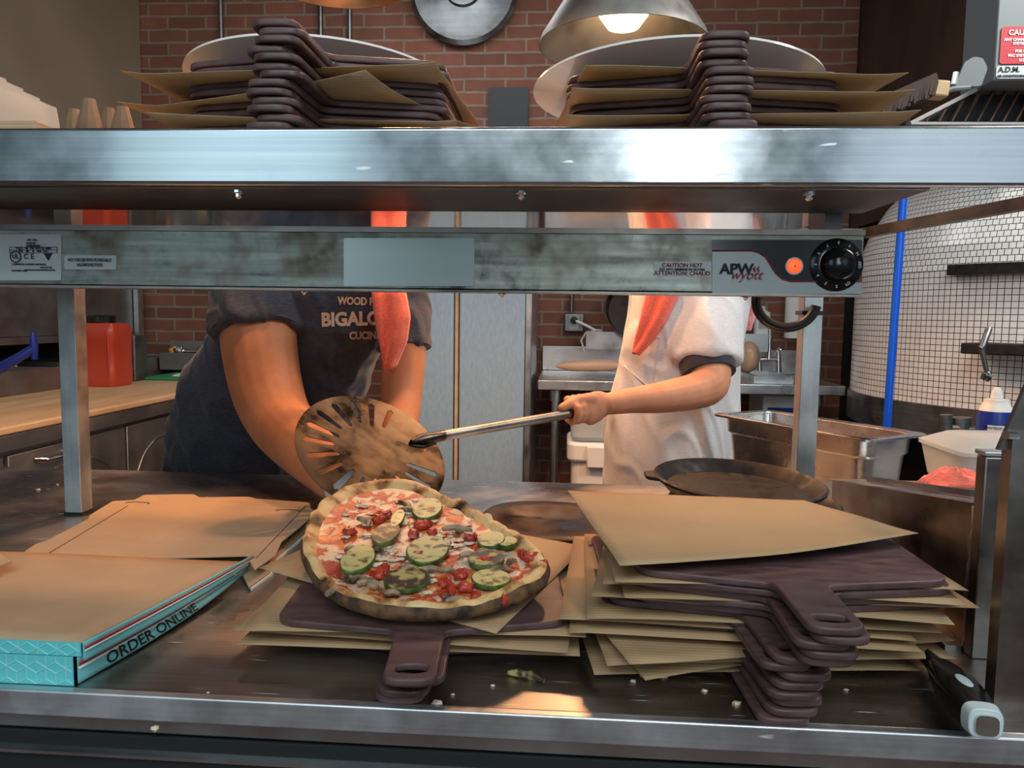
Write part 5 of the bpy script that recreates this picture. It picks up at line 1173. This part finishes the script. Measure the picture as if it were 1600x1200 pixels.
# gripping hand
w2 = a2[-1]; hx = (hand_p-hs_).normalized()
grip_n = (-fwd*.35+upv*1.0)
def grip(mb, sc=1.0):
    d = (hand_p-w2); d = (V((-.92, -.38, -.12))).normalized(); n = V((-.25, -.55, .8)); n = (n-d*n.dot(d)).normalized(); s = d.cross(n)
    cen = aty(918, 640, 1.62)
    rings = []
    for t, w_, h_ in ((0, .023, .02), (.35, .032, .019), (.7, .036, .018), (1, .034, .016)):
        c = w2.lerp(cen, t); rings.append([c+(upv*w_*math.cos(a)+(-fwd)*h_*math.sin(a)) for a in [2*math.pi*k/20 for k in range(20)]])
    mb.loft(rings); mb.blob(cen, (.02, .02, .03), 10, 0)
    # four fingers wrap round the handle: knuckles above, tips below
    R_h = .0095; side = hx; uph = (upv-side*upv.dot(side)).normalized(); fr_ = side.cross(uph)
    if fr_.dot(fwd) > 0: fr_ = -fr_
    for i in range(4):
        base = hand_p+hx*(.030-.019*i)*1.0
        base = hand_p-hx*(.004)+hx*(.0185*(i)-.010)
        rad_ = R_h+.0085; pts = [base+uph*(rad_*.9+.012)-fr_*(.016)+hx*.008]
        for j, an in enumerate((75, 35, -5, -50, -95, -135)):
            a = math.radians(an); pts.append(base+(uph*math.sin(a)+fr_*math.cos(a))*rad_*(1.18 if j < 2 else 1.0))
        r_ = (.0084, .0086, .0084, .0076)[i]*sc
        mb.tube(pts, [r_*1.1]+[r_]*4+[r_*.95, r_*.85], 12); mb.blob(pts[-1], r_*.85, 8, 0); mb.blob(pts[0], r_*1.1, 8, 0)
        mb.tube([cen+uph*.012-hx*.0, pts[0]], [.014, r_*1.1], 10)
    # thumb lies along the top of the handle, towards the blade
    t0 = cen+uph*.022+fr_*.008; t1 = hand_p+uph*.026+hx*.0+fr_*.004; t2 = hand_p-hx*.026+uph*.020+fr_*.002; t3 = hand_p-hx*.043+uph*.0155
    mb.tube([t0, t1, t2, t3], [.015, .0118, .0105, .0085], 12)
    for q_, r_ in ((t0, .015), (t1, .0118), (t2, .0105), (t3, .0085)): mb.blob(q_, r_, 8, 0)
grip(b2_)
hand(b2_, f2[-1], V((-.1, -.1, -1)), V((-.1, 1, -.1)), (.5, .6, .5), side=1)
finish('body', remesh(b2_, .0033, 3), 'skin_light', c2, smooth=180)
wt = MB(); wt.loft([tr2(t, .016+(.012 if i < 4 else 0)) for i, t in enumerate(tor2[0:9])])
P2, R2 = smoothpts([A(1092, 415, 1.95), A(1100, 480, 1.90), A(1103, 566, 1.845)], [.086, .086, .076]); wt.tube(P2, R2, 20)
P3_, R3_ = smoothpts([A(1094, 415, 2.13), A(1096, 470, 2.19), A(1094, 545, 2.26)], [.080, .076, .068]); wt.tube(P3_, R3_, 20)
wm = remesh(wt, .006, 8)
for v, vn in [(v, v.normal.copy()) for v in wm.vertices]:
    n = v.co; v.co += vn*(noise.noise(V((n.x*10, n.y*10, n.z*3.4)))*.013+noise.noise(V((n.x*24+n.z*7, n.y*20, n.z*6)))*.005)
for v, vn in [(v, v.normal.copy()) for v in wm.vertices]:
    n = v.co; q = V((n.x*5+n.z*2, n.y*4, n.z*1.6-n.x*2)); v.co += vn*.010*max(0, 1-abs(noise.noise(q))*5)+vn*.004*max(0, 1-abs(noise.noise(q*2.3))*6)
bv2 = BVHTree.FromPolygons([v.co.copy() for v in wm.vertices], [p.vertices[:] for p in wm.polygons])
coat = finish('white_coat', wm, 'coat_white', c2, smooth=180)
def on2(x, y): d = ray(x, y); h = bv2.ray_cast(CAM, d); return (h[0]-d*.002) if h[0] else A(x, y, 1.86)
mk('pocket', MB().tube([on2(x, y) for x, y in ((975, 572), (990, 585), (1012, 603))], .0014, 6).tube([on2(x, y) for x, y in ((1031, 527), (1027, 555), (1020, 595))], .0014, 6).tube([on2(x, y) for x, y in ((990, 540), (1010, 530), (1031, 527))], .0014, 6), 'coat_white', coat)
P4, R4 = [A(1104, 560, 1.845), A(1108, 584, 1.825)], [.068, .062]; mk('undershirt_sleeve', MB().tube(P4, R4, 24), 'undershirt', c2)
ap = MB(); ap.loft([tr2(t, .030, 0) for t in tor2[:3]]+[ering(A(1052, 655, 2.05), .168, .19)])
tw2 = MB()
for sy, py in ((-1, 1.96), (1, 2.14)): limb(tw2, [A(1050, 860, 2.05)+V((0, sy*.085, -.02)), (.29, py, .5), (.3, py, .09)], [.099, .082, .068])
finish('trousers', remesh(tw2, .009, 4), 'undershirt', c2, smooth=180)
for py in (1.96, 2.14): mk('shoe', MB().blob((.26, py, .045), (.13, .05, .044), 12, .03), 'black', c2)
headparts(HP2, c2, .94)
drape('shoulder_towel', [(A(1040, 375, 1.96), A(1090, 385, 1.98)), (A(1012, 400, 1.86), A(1066, 400, 1.84)), (A(1012, 458, 1.85), A(1058, 458, 1.83)), (A(1002, 500, 1.855), A(1038, 500, 1.84)), (A(993, 530, 1.865), A(1016, 532, 1.86)), (A(988, 552, 1.87), A(996, 552, 1.87))], 'towel_coral', 'coral towel hanging down the chest of the white coat')
drape('back_towel', [(A(1130, 395, 2.0), A(1165, 400, 2.02)), (A(1150, 430, 2.12), A(1182, 430, 2.14)), (A(1158, 465, 2.17), A(1181, 465, 2.18)), (A(1160, 490, 2.18), A(1178, 492, 2.19)), (A(1163, 516, 2.19), A(1169, 516, 2.19))], 'towel_pink', 'pink fluffy towel end showing behind the back of the white coat')
